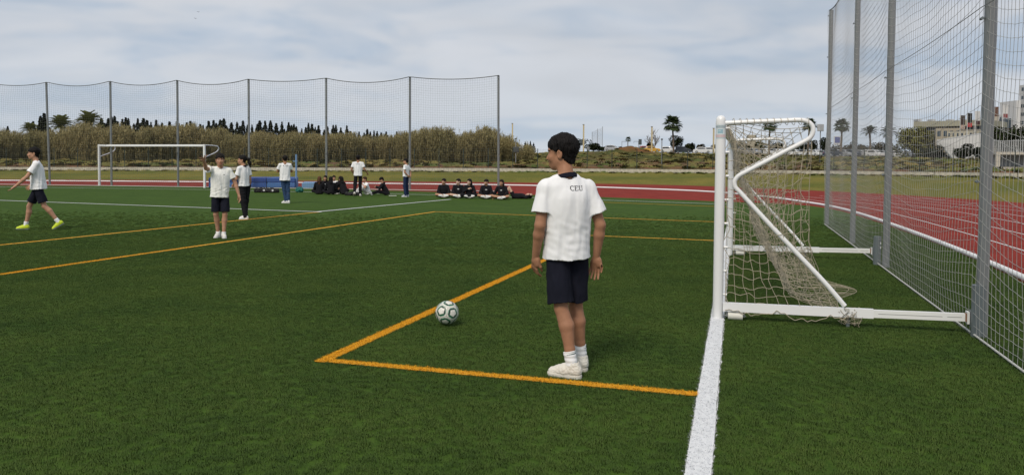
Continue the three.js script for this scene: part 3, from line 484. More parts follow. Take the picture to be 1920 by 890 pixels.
function makePerson(o) {
  // o: {label, at, facing:[x,z], height, joints, skin, hair:{type,color}, top:{type:'tee'|'hoodie', color, print}, bottom:{type,color}, shoes, socks, dist}
  const S = o.height / 1.72, J = scaled(o.joints, S), dist = o.at.length(), c0 = clamp(dist * 0.00055, 0.0075, 0.017);
  const g = thing('person', o.label, 'person', o.at, Math.atan2(o.facing[0], o.facing[1]), o.group);
  const latH = dirTo(J.rhip, J.lhip), latS = dirTo(J.rsh, J.lsh);
  const foot = (f) => { const fr = frameOf(f.yaw, f.pitch), low = Math.max(Math.abs(Math.sin(f.pitch)) * (f.pitch > 0 ? 0.15 : 0.07) * S, 0); const p = f.p.clone(); p.y += low; return { p, fr, ankle: inFrame(p, fr, 0, 0.085 * S, -0.01 * S) }; };
  const LF = foot(J.lfo), RF = foot(J.rfo), H = frameOf(J.headYaw, J.headPitch, J.headRoll), hs = S * (o.headScale ?? 1), hp = (l, u, f) => inFrame(J.head, H, l * hs, u * hs, f * hs), fem = o.slim ?? 1;
  // ---- skin
  const spineLat = (i) => (i === 0 ? latH : i >= 2 ? latS : mix3(latH, latS, 0.5));
  const torso = sections([{ p: J.pelvis, a: 0.115 * S, b: 0.075 * S }, { p: J.waist, a: 0.1 * S * fem, b: 0.07 * S }, { p: J.chest, a: 0.12 * S * fem, b: 0.075 * S }, { p: mix3(J.chest, J.neck, 0.75), a: 0.11 * S, b: 0.05 * S }], spineLat);
  const ak = o.top.type === 'hoodie' ? 0.8 : 1, lk = o.bottom.type === 'pants' ? 0.75 : 1, limb = [], arm = (sh, el, wr) => { limb.push(cone(sh, el, 0.047 * S * ak, 0.038 * S * ak), cone(el, mix3(el, wr, 0.3), 0.038 * S * ak, 0.039 * S * ak), cone(mix3(el, wr, 0.3), wr, 0.039 * S * ak, 0.026 * S)); };
  arm(J.lsh, J.lel, J.lwr); arm(J.rsh, J.rel, J.rwr);
  const leg = (hip, kn, F) => { const bk = V(0, 0, 0).crossVectors(V(0, 0, 0).subVectors(kn, hip), V(0, 0, 0).subVectors(F.ankle, kn)), back = F.fr.F.clone().multiplyScalar(-0.016 * S), cf = mix3(kn, F.ankle, 0.3).add(back); limb.push(cone(hip, kn, 0.074 * S * lk, 0.05 * S * lk), cone(kn, cf, 0.049 * S * lk, 0.054 * S * lk), cone(cf, mix3(kn, F.ankle, 0.7).addScaledVector(back, 0.4), 0.054 * S * lk, 0.037 * S * lk), cone(mix3(kn, F.ankle, 0.7).addScaledVector(back, 0.4), F.ankle, 0.037 * S * lk, 0.033 * S)); };
  leg(J.lhip, J.lkn, LF); leg(J.rhip, J.rkn, RF);
  const neck = cone(J.neck, hp(0, -0.05, -0.012), 0.057 * S, 0.054 * S);
  const bodyF = union([torso, ...limb, neck, cone(mix3(J.neck, J.lsh, 0.15), J.lsh, 0.05 * S, 0.05 * S), cone(mix3(J.neck, J.rsh, 0.15), J.rsh, 0.05 * S, 0.05 * S)], 0.014);
  const pts = [J.pelvis, J.waist, J.chest, J.neck, J.lsh, J.rsh, J.lel, J.rel, J.lwr, J.rwr, J.lkn, J.rkn, LF.ankle, RF.ankle, J.lhip, J.rhip];
  const bound = (ps, pad) => { const lo = [9, 9, 9], hi = [-9, -9, -9]; for (const p of ps) ['x', 'y', 'z'].forEach((k, i) => { lo[i] = Math.min(lo[i], p[k] - pad); hi[i] = Math.max(hi[i], p[k] + pad); }); return [lo, hi]; };
  const sk = o.skin, spot = (x, y, z) => 1 + 0.05 * noise3(x * 25, y * 25, z * 25) + 0.04 * noise3(x * 90, y * 90, z * 90);
  const skinC = (x, y, z) => { const k = spot(x, y, z); return [sk[0] * k, sk[1] * k, sk[2] * k]; };
  const geos = [surfaceNet(bodyF, ...bound(pts, 0.16 * S), c0, skinC)];
  // ---- hands
  const hand = (wr, el, side, curl, flip, spread = 0) => {
    const d = dirTo(el, wr), inward = (flip ? flip.clone() : V(-side, 0, 0.25)); inward.addScaledVector(d, -inward.dot(d)).normalize(); let th = V(0, 0, 0).crossVectors(d, inward).multiplyScalar(side); const fr = { R: th, U: d, F: inward };
    const q = (l, u, f) => inFrame(wr, fr, l * S, u * S, f * S), fs = [ell(q(0, 0.05, 0.004), [0.04 * S, 0.052 * S, 0.017 * S], fr), cone(q(0, -0.02, 0), q(0, 0.03, 0), 0.025 * S, 0.024 * S), cone(q(0.022, 0.02, 0.006), q(0.03, 0.05, 0.008), 0.019 * S, 0.016 * S)];
    const sp = [[0.03, 0.072], [0.01, 0.08], [-0.011, 0.075], [-0.031, 0.058]];
    sp.forEach(([l, len], i) => { const fan = l * (0.25 + spread * 3), a1 = curl * 0.75, a2 = curl * 1.7, b = q(l, 0.088, 0.004), m = q(l + fan * 0.5, 0.088 + Math.cos(a1) * len * 0.5, 0.004 + Math.sin(a1) * len * 0.5), e = V(0, 0, 0).copy(m).add(q(fan * 0.5, Math.cos(a2) * len * 0.52, Math.sin(a2) * len * 0.52).sub(wr)); fs.push(cone(b, m, 0.0098 * S, 0.0088 * S), cone(m, e, 0.0088 * S, 0.0072 * S)); });
    const t0 = q(0.03, 0.028, 0.008), t1 = q(0.05 + spread * 0.02, 0.062, 0.016 + curl * 0.012), t2 = q(0.052 + spread * 0.035, 0.092, 0.022 + curl * 0.025); fs.push(cone(t0, t1, 0.014 * S, 0.0115 * S), cone(t1, t2, 0.011 * S, 0.0085 * S));
    const tips = [q(0.09, 0.02, -0.04), q(-0.07, 0.18, 0.1), q(0, -0.03, -0.04), q(0.06, 0.18, -0.03)];
    const palmF = union(fs.slice(0, 3), 0.02), fing = union(fs.slice(3), 0.004), F = (x, y, z) => smin(palmF(x, y, z), fing(x, y, z), 0.008);
    geos.push(surfaceNet(F, ...bound(tips, 0.03), clamp(dist * 0.00045, 0.0032, 0.008), skinC));
  };
  hand(J.lwr, J.lel, 1, J.lcurl, J.lpalm, J.lspread ?? 0); hand(J.rwr, J.rel, -1, J.rcurl, J.rpalm, J.rspread ?? 0);
  // ---- head
  const E = (l, u, f, r) => ell(hp(l, u, f), r.map((v) => v * hs), H), C = (a, b, ra, rb) => cone(hp(...a), hp(...b), ra * hs, rb * hs);
  const skull = union([E(0, 0.035, -0.012, [0.074, 0.083, 0.094]), E(0, -0.03, 0.028, [0.059, 0.078, 0.06]), C([0.045, -0.05, 0], [0.012, -0.096, 0.062], 0.022, 0.017), C([-0.045, -0.05, 0], [-0.012, -0.096, 0.062], 0.022, 0.017), C([0.034, 0.024, 0.074], [-0.034, 0.024, 0.074], 0.013, 0.013), E(0.036, -0.03, 0.064, [0.024, 0.022, 0.02]), E(-0.036, -0.03, 0.064, [0.024, 0.022, 0.02]), E(0, -0.066, 0.074, [0.026, 0.022, 0.018])], 0.03);
  const nose = union([C([0, 0.012, 0.084], [0, -0.034, 0.106], 0.0075, 0.012), C([0.013, -0.04, 0.092], [-0.013, -0.04, 0.092], 0.009, 0.009)], 0.008), lips = union([E(0, -0.062, 0.089, [0.022, 0.006, 0.008]), E(0, -0.073, 0.088, [0.019, 0.0065, 0.008])], 0.003);
  const sock = [E(0.031, 0.004, 0.099, [0.017, 0.012, 0.018]), E(-0.031, 0.004, 0.099, [0.017, 0.012, 0.018])], eyes = union([E(0.031, 0.003, 0.073, [0.013, 0.0115, 0.012]), E(-0.031, 0.003, 0.073, [0.013, 0.0115, 0.012])], 0);
  const ears = union([1, -1].map((s) => { const a = E(s * 0.079, -0.006, -0.014, [0.009, 0.033, 0.02]), b = E(s * 0.088, -0.004, -0.01, [0.006, 0.02, 0.011]); return (x, y, z) => Math.max(a(x, y, z), -b(x, y, z)); }), 0);
  const headF = (x, y, z) => { let d = smin(skull(x, y, z), nose(x, y, z), 0.01 * hs); for (const q of sock) d = -smin(-d, q(x, y, z), 0.012 * hs); d = Math.min(d, eyes(x, y, z)); d = smin(d, lips(x, y, z), 0.004 * hs); d = smin(d, ears(x, y, z), 0.008 * hs); return smin(d, neck(x, y, z), 0.03 * hs); };
  const local = (x, y, z) => { const dx = (x - J.head.x), dy = (y - J.head.y), dz = (z - J.head.z), t = (a) => (dx * a.x + dy * a.y + dz * a.z) / hs; return [t(H.R), t(H.U), t(H.F)]; };
  const hc = o.hair.color;
  const headC = (x, y, z) => {
    const [l, u, f] = local(x, y, z), k = spot(x, y, z), al = Math.abs(l); let c = [sk[0] * k, sk[1] * k, sk[2] * k];
    if (f > 0.05) {
      if (Math.hypot((al - 0.031) / 0.0135, (u - 0.003) / 0.0062) < 1) c = Math.hypot(al - 0.031, u - 0.003) < 0.0062 ? [0.02, 0.013, 0.01] : [0.5, 0.48, 0.46];
      const bw = (al - 0.033) / 0.021, br = 0.0245 - 0.004 * bw * bw; if (Math.abs(bw) < 1 && Math.abs(u - br) < 0.0045) c = hc.map((v) => v * 1.2);
      if (Math.abs(u + 0.067) < 0.012 && al < 0.023 && f > 0.082) c = [sk[0] * 0.85, sk[1] * 0.58, sk[2] * 0.6];
    }
    return c;
  };
  const hb = bound([hp(0.1, -0.13, 0.13), hp(-0.1, 0.13, -0.12), hp(0.1, 0.13, -0.12), hp(-0.1, -0.13, 0.13), hp(0.1, -0.13, -0.12), hp(-0.1, 0.13, 0.13)], 0.005);
  geos.push(surfaceNet(headF, ...hb, clamp(dist * 0.0004, 0.003, 0.0085), headC));
  part('body', mergeGeometries(geos), skinMat, g);
  // ---- hair
  const T = o.hair.type, cap = E(0, 0.046, -0.018, [0.089, 0.096, 0.109]), fr0 = o.hair.fringe ?? 0.058;
  const hl = (f) => (f < -0.03 ? lerp(-0.1, -0.05, clamp((f + 0.11) / 0.08, 0, 1)) : f < 0.012 ? lerp(-0.05, 0.012, clamp((f + 0.03) / 0.042, 0, 1)) : f < 0.045 ? lerp(0.012, 0.03, (f - 0.012) / 0.033) : lerp(0.03, fr0, clamp((f - 0.045) / 0.03, 0, 1)));
  const nape = E(0, -0.035, -0.052, [0.056, 0.058, 0.043]);
  let hairF = (x, y, z) => { const [l, u, f] = local(x, y, z); let d = smin(cap(x, y, z), nape(x, y, z), 0.03); if (f > 0.03) d -= 0.006 * sstep(0.03, 0.07, f); d += (0.004 * noise3(l * 75, u * 16, f * 75) + 0.0035 * noise3(l * 26 + 4, u * 16, f * 26) + 0.0018 * noise3(l * 150, u * 60, f * 150)) * hs; const ear = Math.hypot((Math.abs(l) - 0.085) / 0.03, (u + 0.006) / 0.034, (f + 0.008) / 0.024); d = Math.max(d, (1 - ear) * 0.024 * hs); return Math.max(d, (hl(f) - u + (0.007 + 0.008 * sstep(0.03, 0.07, f)) * noise3(l * 75, f * 20, 3)) * 0.8 * hs); };
  const longs = [];
  if (T === 'long') { longs.push(C([0, 0.02, -0.07], [0, -0.17, -0.085], 0.07, 0.075), C([0, -0.17, -0.085], [0, -0.33, -0.1], 0.072, 0.045), C([0.07, 0.02, -0.03], [0.085, -0.2, -0.02], 0.026, 0.03), C([-0.07, 0.02, -0.03], [-0.085, -0.2, -0.02], 0.026, 0.03)); }
  if (T === 'pony') longs.push(C([0, 0.05, -0.11], [0, 0.035, -0.16], 0.022, 0.034), C([0, 0.035, -0.16], [0, -0.07, -0.2], 0.036, 0.042), C([0, -0.07, -0.2], [0, -0.19, -0.2], 0.042, 0.012));
  if (longs.length) { const base = hairF, lg = union(longs, 0.03); hairF = (x, y, z) => { const [l, u, f] = local(x, y, z); return smin(base(x, y, z), lg(x, y, z) + 0.006 * noise3(l * 55, u * 9, f * 55) + 0.004 * noise3(l * 20, u * 14, f * 20), 0.02); }; }
  const hb2 = bound([hp(0.13, -0.11, 0.13), hp(-0.13, 0.16, -0.13), hp(0.13, 0.16, -0.13), hp(-0.13, 0.16, 0.13), hp(0.13, -0.13, -0.13), ...(T !== 'short' ? [hp(0.13, -0.4, -0.2), hp(-0.13, -0.4, -0.2), hp(0, 0, -0.26)] : [])], 0.005);
  part('hair', surfaceNet(hairF, ...hb2, clamp(dist * 0.0005, 0.0036, 0.01)), hairOf(hc), g);
  // ---- top
  const top = o.top, hood = top.type === 'hoodie', loose = top.loose ?? 1, hemAt = mix3(J.pelvis, J.waist, top.hem ?? -0.35), sleeve = hood ? 1 : top.sleeve ?? 0.6;
  const hemP = V(0, 0, 0).copy(J.pelvis).addScaledVector(V(0, 0, 0).subVectors(J.waist, J.pelvis), top.hem ?? -0.35), upT = dirTo(J.pelvis, J.chest);
  const tn = sections([{ p: hemP.clone().addScaledVector(upT, -0.05), a: 0.184 * S * loose * fem, b: 0.142 * S * loose }, { p: mix3(hemP, J.waist, 0.6), a: 0.17 * S * loose * fem, b: 0.13 * S * loose }, { p: J.chest, a: 0.178 * S * fem, b: 0.122 * S }, { p: mix3(J.chest, J.neck, 0.62), a: 0.15 * S * fem, b: 0.092 * S }, { p: mix3(J.chest, J.neck, 0.93), a: 0.075 * S, b: 0.06 * S }], (i) => (i < 2 ? latH : latS));
  const slv = (sh, el, wr) => { const e = sleeve < 1 ? mix3(sh, el, sleeve) : wr, d = dirTo(sh, el), f = sleeve < 1 ? cone(sh, mix3(sh, el, sleeve + 0.25), 0.055 * S, 0.083 * S) : union([cone(sh, el, 0.074 * S, 0.062 * S), cone(el, wr, 0.062 * S, 0.048 * S)], 0.03), pl = plane(e, sleeve < 1 ? d : dirTo(el, wr)); return { f, pl }; };
  const sl = slv(J.lsh, J.lel, J.lwr), sr = slv(J.rsh, J.rel, J.rwr);
  const yoke = union([cone(mix3(J.neck, J.lsh, 0.25).add(V(0, -0.012 * S, 0)), J.lsh, 0.062 * S, 0.056 * S), cone(mix3(J.neck, J.rsh, 0.25).add(V(0, -0.012 * S, 0)), J.rsh, 0.062 * S, 0.056 * S)], 0.02);
  const wr = (top.wrinkle ?? 1) * 0.75, nd = noise3, fold = (x, y, z) => { const dy = (y - J.waist.y) / S, low = sstep(0.16, -0.1, dy); return wr * S * ((0.009 + 0.005 * low) * nd(x * 11 + 3 + dy * 1.5, y * 1.5, z * 11 + o.at.x) + 0.003 * nd(x * 24 + 5, y * 2.6, z * 24) + 0.001 * nd(x * 26, y * 14, z * 26) + low * 0.006 * nd(x * 6 + y * 7, y * 13 - x * 7, z * 6 + 5)); };
  const hemPl = plane(hemP, upT.clone().multiplyScalar(-1)), neckHole = cone(mix3(J.neck, J.head, -0.05), J.head, 0.064 * S, 0.068 * S), hollow = dist < 12 ? 0.017 : 0;
  const shirtF = (x, y, z) => {
    const wob = 0.006 * nd(x * 8, 1, z * 8), A = smin(tn(x, y, z), yoke(x, y, z), 0.045), l = sl.f(x, y, z), rr = sr.f(x, y, z), fo = fold(x, y, z), r = smin(A, Math.min(l, rr), 0.035) + fo;
    let d = Math.max(smin(A, Math.min(Math.max(l, sl.pl(x, y, z) + wob * 0.5), Math.max(rr, sr.pl(x, y, z) + wob * 0.5)), 0.03) + fo, hemPl(x, y, z) + wob);
    if (!hood) d = Math.max(d, -neckHole(x, y, z)); if (hollow) { const nh = hemPl(x, y, z) + 0.05; if (nh > 0) d = Math.max(d, Math.min(nh, -(A + fo + hollow))); else if (A > 0) { const ns = (l < rr ? sl.pl(x, y, z) : sr.pl(x, y, z)) + 0.05; if (ns > 0) d = Math.max(d, Math.min(ns, A, -(Math.min(l, rr) + fo + hollow))); } } return d;
  };
  const tp = [hemP, J.chest, J.neck, J.lsh, J.rsh, mix3(J.lsh, J.lel, sleeve), mix3(J.rsh, J.rel, sleeve), ...(hood ? [J.lel, J.rel, J.lwr, J.rwr] : [])];
  const shirt = part(hood ? 'hoodie' : 'shirt', surfaceNet(shirtF, ...bound(tp, 0.24 * S), c0 * 0.95), cloth(top.color), g);
  if (hood && dist < 60) { const up = V(0, 0, 0).subVectors(J.head, J.neck).normalize(); const hd = union([ell(inFrame(J.neck, frameOf(0), 0, 0.015 * S, -0.075 * S), [0.105 * S, 0.055 * S, 0.055 * S], frameOf(0)), cone(V(0.07 * S, J.neck.y, J.neck.z), V(0.03 * S, J.neck.y - 0.035 * S, J.neck.z + 0.085 * S), 0.03 * S, 0.022 * S), cone(V(-0.07 * S, J.neck.y, J.neck.z), V(-0.03 * S, J.neck.y - 0.035 * S, J.neck.z + 0.085 * S), 0.03 * S, 0.022 * S)], 0.03); part('hood', surfaceNet(hd, ...bound([J.neck], 0.2 * S), c0), cloth(top.color), shirt); }
  if (top.collar) { const a = mix3(J.neck, J.head, -0.02), up = dirTo(J.neck, J.head), rg = cone(mix3(J.neck, J.head, -0.25), J.head, 0.082 * S, 0.071 * S), pl0 = plane(mix3(J.neck, J.head, -0.1), up.clone().multiplyScalar(-1)), pl1 = plane(mix3(J.neck, J.head, 0.085), up); part('collar', surfaceNet((x, y, z) => Math.max(rg(x, y, z), pl0(x, y, z), pl1(x, y, z), -(rg(x, y, z) + 0.018)), ...bound([J.neck, mix3(J.neck, J.head, 0.2)], 0.12 * S), Math.min(c0 * 0.7, 0.006)), cloth(NAVY), shirt); }
  // flat print carried onto the cloth
  for (const pr of top.prints ?? []) {
    const gs = []; for (const it of pr.items) { const shapes = it.text ? (it.bold ? fontBold : font).generateShapes(it.text, it.size) : [new THREE.Shape(it.shape.map(([x, y]) => new THREE.Vector2(x, y)))]; const gg = new THREE.ShapeGeometry(shapes, 4); gg.computeBoundingBox(); const bb = gg.boundingBox; gg.translate(-(bb.min.x + bb.max.x) / 2 + (it.dx ?? 0), -(bb.min.y + bb.max.y) / 2 + (it.dy ?? 0), 0); gs.push(gg); }
    const gg = mergeGeometries(gs.map((q) => { q.deleteAttribute('uv'); return q; })), P = gg.attributes.position, N = gg.attributes.normal, z0 = pr.back ? -1 : 1, cN = V(0, J.chest.y, J.chest.z);
    for (let i = 0; i < P.count; i++) {
      const x = (pr.back ? -1 : 1) * P.getX(i) * S * (pr.stretch ?? 1) + (pr.x ?? 0) * S, y = J.neck.y + pr.y * S + P.getY(i) * S; let z = J.chest.z + z0 * 0.3 * S; for (let q = 0; q < 60; q++) { const d = shirtF(x, y, z); if (d < 0.0008) break; z -= z0 * Math.max(d * 0.6, 0.0006); }
      P.setXYZ(i, x, y, z + z0 * (0.0022 + c0 * 0.12)); N.setXYZ(i, 0, 0, z0);
    }
    part('print', gg, pr.mat, shirt);
  }
  // ---- bottom
  const bt = o.bottom, long = bt.type === 'pants', bl = bt.loose ?? 1;
  if (bt.type !== 'none') {
    const bn = sections([{ p: V(0, 0, 0).copy(J.pelvis).addScaledVector(upT, -0.04 * S), a: 0.15 * S, b: 0.1 * S }, { p: J.pelvis, a: 0.146 * S, b: 0.098 * S }, { p: V(0, 0, 0).copy(hemP).addScaledVector(upT, 0.05 * S), a: 0.138 * S * fem, b: 0.09 * S }], () => latH);
    const lg = (hip, kn, F) => { const t = bt.len ?? 0.92, e = mix3(hip, kn, t), d = dirTo(hip, kn); if (!long) { const w = mix3(hip, kn, t + 0.1), f = cone(hip, w, 0.084 * S, 0.092 * S * bl), pl = plane(e, d); return (x, y, z) => Math.max(f(x, y, z), pl(x, y, z)); } return union([cone(hip, kn, 0.084 * S, 0.073 * S * bl), cone(kn, mix3(kn, F.ankle, 0.98), 0.072 * S * bl, 0.06 * S * bl)], 0.03); };
    const A = lg(J.lhip, J.lkn, LF), B = lg(J.rhip, J.rkn, RF), fd = (x, y, z) => S * (0.006 * nd(x * 10, y * 4, z * 10 + 9) + (long ? 0.006 * nd(x * 6, y * 22, z * 6 + 4) : 0.003 * nd(x * 22, y * 9, z * 22)));
    const capPl = plane(V(0, 0, 0).copy(hemP).addScaledVector(upT, 0.025 * S), upT), pF0 = (x, y, z) => Math.max(o.joints.pelvis.y > 0.5 ? capPl(x, y, z) : -9, smin(bn(x, y, z), smin(A(x, y, z), B(x, y, z), 0.012), 0.04) + fd(x, y, z)); const hipHole = hollow && !long; const innerL = hipHole ? union([cone(mix3(J.lhip, J.lkn, 0.8), mix3(J.lhip, J.lkn, 1.1), 0.072 * S, 0.077 * S), cone(mix3(J.rhip, J.rkn, 0.8), mix3(J.rhip, J.rkn, 1.1), 0.072 * S, 0.077 * S)], 0) : null;
    const pF = hipHole ? (x, y, z) => Math.max(pF0(x, y, z), -innerL(x, y, z)) : pF0;
    part(long ? 'trousers' : 'shorts', surfaceNet(pF, ...bound([J.pelvis, J.waist, J.lkn, J.rkn, ...(long ? [LF.ankle, RF.ankle] : [])], 0.2 * S), c0), cloth(bt.color, 0.05), g);
  }
  // ---- socks and shoes
  const sc = clamp(dist * 0.0006, 0.0045, 0.012);
  [[LF, J.lkn], [RF, J.rkn]].forEach(([F, kn]) => {
    const q = (l, u, f) => inFrame(F.p, F.fr, l * S, u * S, f * S);
    if (o.socks) { const a = mix3(F.ankle, kn, o.socks.h ?? 0.27), f = union([cone(F.ankle, a, 0.041 * S, 0.045 * S)], 0), pl = plane(a, dirTo(F.ankle, kn)), sockM = part('sock', surfaceNet((x, y, z) => Math.max(f(x, y, z) + 0.0015 * Math.sin(y * 180), pl(x, y, z)), ...bound([F.ankle, a], 0.07 * S), sc), cloth(o.socks.color), g); if (o.socks.band) { const b0 = mix3(F.ankle, kn, (o.socks.h ?? 0.27) - 0.06), b1 = mix3(F.ankle, kn, (o.socks.h ?? 0.27) - 0.045), fb = cone(F.ankle, a, 0.0425 * S, 0.0462 * S), u = dirTo(F.ankle, kn), p0 = plane(b0, u.clone().negate()), p1 = plane(b1, u); part('stripe', surfaceNet((x, y, z) => Math.max(fb(x, y, z), p0(x, y, z), p1(x, y, z)), ...bound([b0, b1], 0.07 * S), 0.004), cloth([0.03, 0.08, 0.06]), sockM); } }
    const up = union([cone(q(0, 0.055, -0.045), q(0, 0.05, 0.04), 0.038 * S, 0.041 * S), cone(q(0, 0.05, 0.04), q(0.004, 0.032, 0.135), 0.041 * S, 0.036 * S), cone(q(0, 0.06, -0.03), q(0, 0.095, -0.022), 0.04 * S, 0.043 * S), cone(q(0, 0.085, 0.02), q(0, 0.055, 0.09), 0.018 * S, 0.022 * S)], 0.03), bot = plane(q(0, 0.022, 0), F.fr.U.clone().negate()), colr = cone(q(0, 0.08, -0.02), q(0, 0.14, -0.02), 0.03 * S, 0.04 * S);
    const bs = bound([q(0, 0.05, -0.09), q(0, 0.05, 0.19), q(0, 0, 0), q(0, 0.12, 0)], 0.055 * S);
    const shoe = part('shoe', surfaceNet((x, y, z) => Math.max(up(x, y, z) + 0.002 * nd(x * 40, y * 40, z * 40), bot(x, y, z), -colr(x, y, z)), ...bs, sc), phys(...o.shoes.color, 0.6), g);
    const fl = (x, y, z) => { const dx = x - F.p.x, dy = y - F.p.y, dz = z - F.p.z, l = dx * F.fr.R.x + dy * F.fr.R.y + dz * F.fr.R.z, u = dx * F.fr.U.x + dy * F.fr.U.y + dz * F.fr.U.z, f = dx * F.fr.F.x + dy * F.fr.F.y + dz * F.fr.F.z, t = clamp((f / S + 0.045) / 0.18, 0, 1), r = lerp(0.039, 0.044, t) * S, d2 = Math.hypot(l, f - lerp(-0.045, 0.135, t) * S) - r; return Math.max(d2, Math.abs(u - 0.015 * S) - 0.0145 * S); };
    part('sole', surfaceNet(fl, ...bs, sc), phys(...(o.shoes.sole ?? [0.6, 0.6, 0.58]), 0.7), shoe);
  });
  return g;
}
const inkBlack = mat(0.03, 0.03, 0.035, 0.9), inkWhite = mat(0.55, 0.56, 0.57, 0.9);
const backPrint = (x = 0, size = 0.03) => ({ back: true, x, y: -0.075, mat: inkBlack, items: [{ text: 'C E U'.replace(/ /g, ' '), size, bold: false }] });
const chestPrint = { y: -0.165, x: 0, mat: inkWhite, items: [{ shape: [[-0.055, 0.045], [0.055, 0.045], [0.05, 0.032], [-0.05, 0.032]] }, { shape: [[-0.024, 0.018], [0.024, 0.018], [0.022, -0.018], [0, -0.036], [-0.022, -0.018]] }] };
const SKIN1 = [0.33, 0.168, 0.1], SKIN2 = [0.42, 0.23, 0.15], DARKHAIR = [0.011, 0.009, 0.008], BROWNHAIR = [0.045, 0.022, 0.013], BLACKHAIR = [0.008, 0.007, 0.007];
const facing = (px, deg) => { const v = ray(px, 330), a = Math.atan2(v.x, v.z) + deg * Math.PI / 180; return [Math.sin(a), Math.cos(a)]; };   // 0 = away from the camera, 90 = to the left

// 1 the boy in front, back to the camera, looking left
{
  const j = standing(1.0);
  j.pelvis.set(0.045, 0.93, 0); j.waist.set(0.05, 1.08, 0.0); j.chest.set(0.05, 1.27, -0.01); j.neck.set(0.06, 1.43, -0.01); j.head.set(0.075, 1.603, 0.045); j.headYaw = 0.82; j.headPitch = 0.03; j.headRoll = -0.05;
  j.lsh.set(0.217, 1.35, -0.01); j.rsh.set(-0.107, 1.352, -0.015); j.lel.set(0.265, 1.09, -0.03); j.lwr.set(0.265, 0.855, 0.06); j.rel.set(-0.19, 1.085, -0.055); j.rwr.set(-0.185, 0.845, -0.0); j.rcurl = 0.45; j.lcurl = 0.5; j.rpalm = V(0.55, 0, -0.9);
  j.lhip.set(0.125, 0.9, 0); j.rhip.set(-0.035, 0.9, 0.01); j.lkn.set(0.1, 0.49, -0.035); j.rkn.set(-0.055, 0.49, 0.07); j.lfo = { p: V(0.05, 0, -0.105), yaw: 0.8, pitch: 0 }; j.rfo = { p: V(-0.105, 0, 0.075), yaw: -0.12, pitch: 0 };
  makePerson({ label: 'boy in white tee and black shorts with his back turned, standing in the foreground', at: onGround(1072, 700), facing: facing(1072, 22), height: 1.73, headScale: 1.04, joints: j, skin: SKIN1, hair: { type: 'short', color: BLACKHAIR, fringe: 0.045 }, top: { type: 'tee', color: WHITE, collar: true, hem: -0.55, sleeve: 0.68, loose: 0.98, wrinkle: 0.8, prints: [{ ...backPrint(0.02, 0.034), items: [{ text: 'CEU', size: 0.034, dx: 0 }], stretch: 1.12 }] }, bottom: { type: 'shorts', color: NAVY, len: 0.9 }, socks: { color: WHITE, h: 0.26, band: true }, shoes: { color: [0.62, 0.6, 0.54], sole: [0.6, 0.58, 0.52] } });
}

// 2 walking boy at the left edge
{
  const j = standing(); j.headYaw = 0.1; j.pelvis.z = 0; j.chest.z = 0.02; j.neck.z = 0.03; j.head.z = 0.08; j.lsh.z = 0.0; j.rsh.z = 0.06;
  j.lkn.set(0.09, 0.5, -0.12); j.lfo = { p: V(0.1, 0.0, -0.42), yaw: 0.05, pitch: 0.55 }; j.rkn.set(-0.09, 0.49, 0.19); j.rfo = { p: V(-0.09, 0, 0.27), yaw: -0.1, pitch: 0 };
  j.lel.set(0.25, 1.12, 0.16); j.lwr.set(0.27, 0.93, 0.36); j.rel.set(-0.23, 1.12, -0.02); j.rwr.set(-0.2, 0.95, 0.14); j.lcurl = 0.25; j.lpalm = V(0, 1, 0.2);
  makePerson({ label: 'boy in white tee, black shorts and lime shoes walking at the left edge', at: onGround(72, 430.5), facing: facing(72, 80), height: 1.79, joints: j, skin: SKIN2, hair: { type: 'short', color: BLACKHAIR, fringe: 0.03 }, top: { type: 'tee', color: WHITE, collar: true, hem: -0.5, sleeve: 0.68, loose: 1.08 }, bottom: { type: 'shorts', color: NAVY, len: 0.8 }, socks: { color: WHITE, h: 0.22 }, shoes: { color: [0.5, 0.62, 0.02], sole: [0.12, 0.15, 0.13] } });
}
// 3 boy facing the camera with a raised hand
{
  const j = standing(); j.headYaw = 0.05; j.headPitch = 0.02;
  j.rsh.set(-0.165, 1.4, 0.01); j.rel.set(-0.27, 1.43, 0.18); j.rwr.set(-0.3, 1.58, 0.34); j.rcurl = 0.12; j.rspread = 0.5; j.rpalm = V(0.2, 0, 1);
  j.lel.set(0.29, 1.13, -0.03); j.lwr.set(0.36, 0.88, 0.02); j.lcurl = 0.5; j.rfo = { p: V(-0.05, 0, -0.09), yaw: -0.35, pitch: 0 }; j.lfo = { p: V(0.06, 0, 0.06), yaw: 0.1, pitch: 0 }; j.lkn.set(0.085, 0.49, 0.05); j.rkn.set(-0.09, 0.49, 0.0); j.pelvis.x = -0.01;
  makePerson({ label: 'boy in white tee and dark shorts raising one open hand towards the camera', at: onGround(413, 446), facing: facing(413, 180), height: 1.67, joints: j, skin: SKIN2, hair: { type: 'short', color: DARKHAIR, fringe: 0.035 }, top: { type: 'tee', color: [0.74, 0.75, 0.72], collar: true, hem: -0.6, sleeve: 0.62, loose: 1.02, prints: [{ y: -0.13, x: 0.075, mat: inkBlack, items: [{ shape: [[-0.014, 0.005], [0.014, 0.005], [0.014, -0.005], [-0.014, -0.005]] }] }] }, bottom: { type: 'shorts', color: NAVY, len: 0.88 }, socks: { color: WHITE, h: 0.12 }, shoes: { color: [0.62, 0.61, 0.58], sole: [0.6, 0.6, 0.6] } });
}
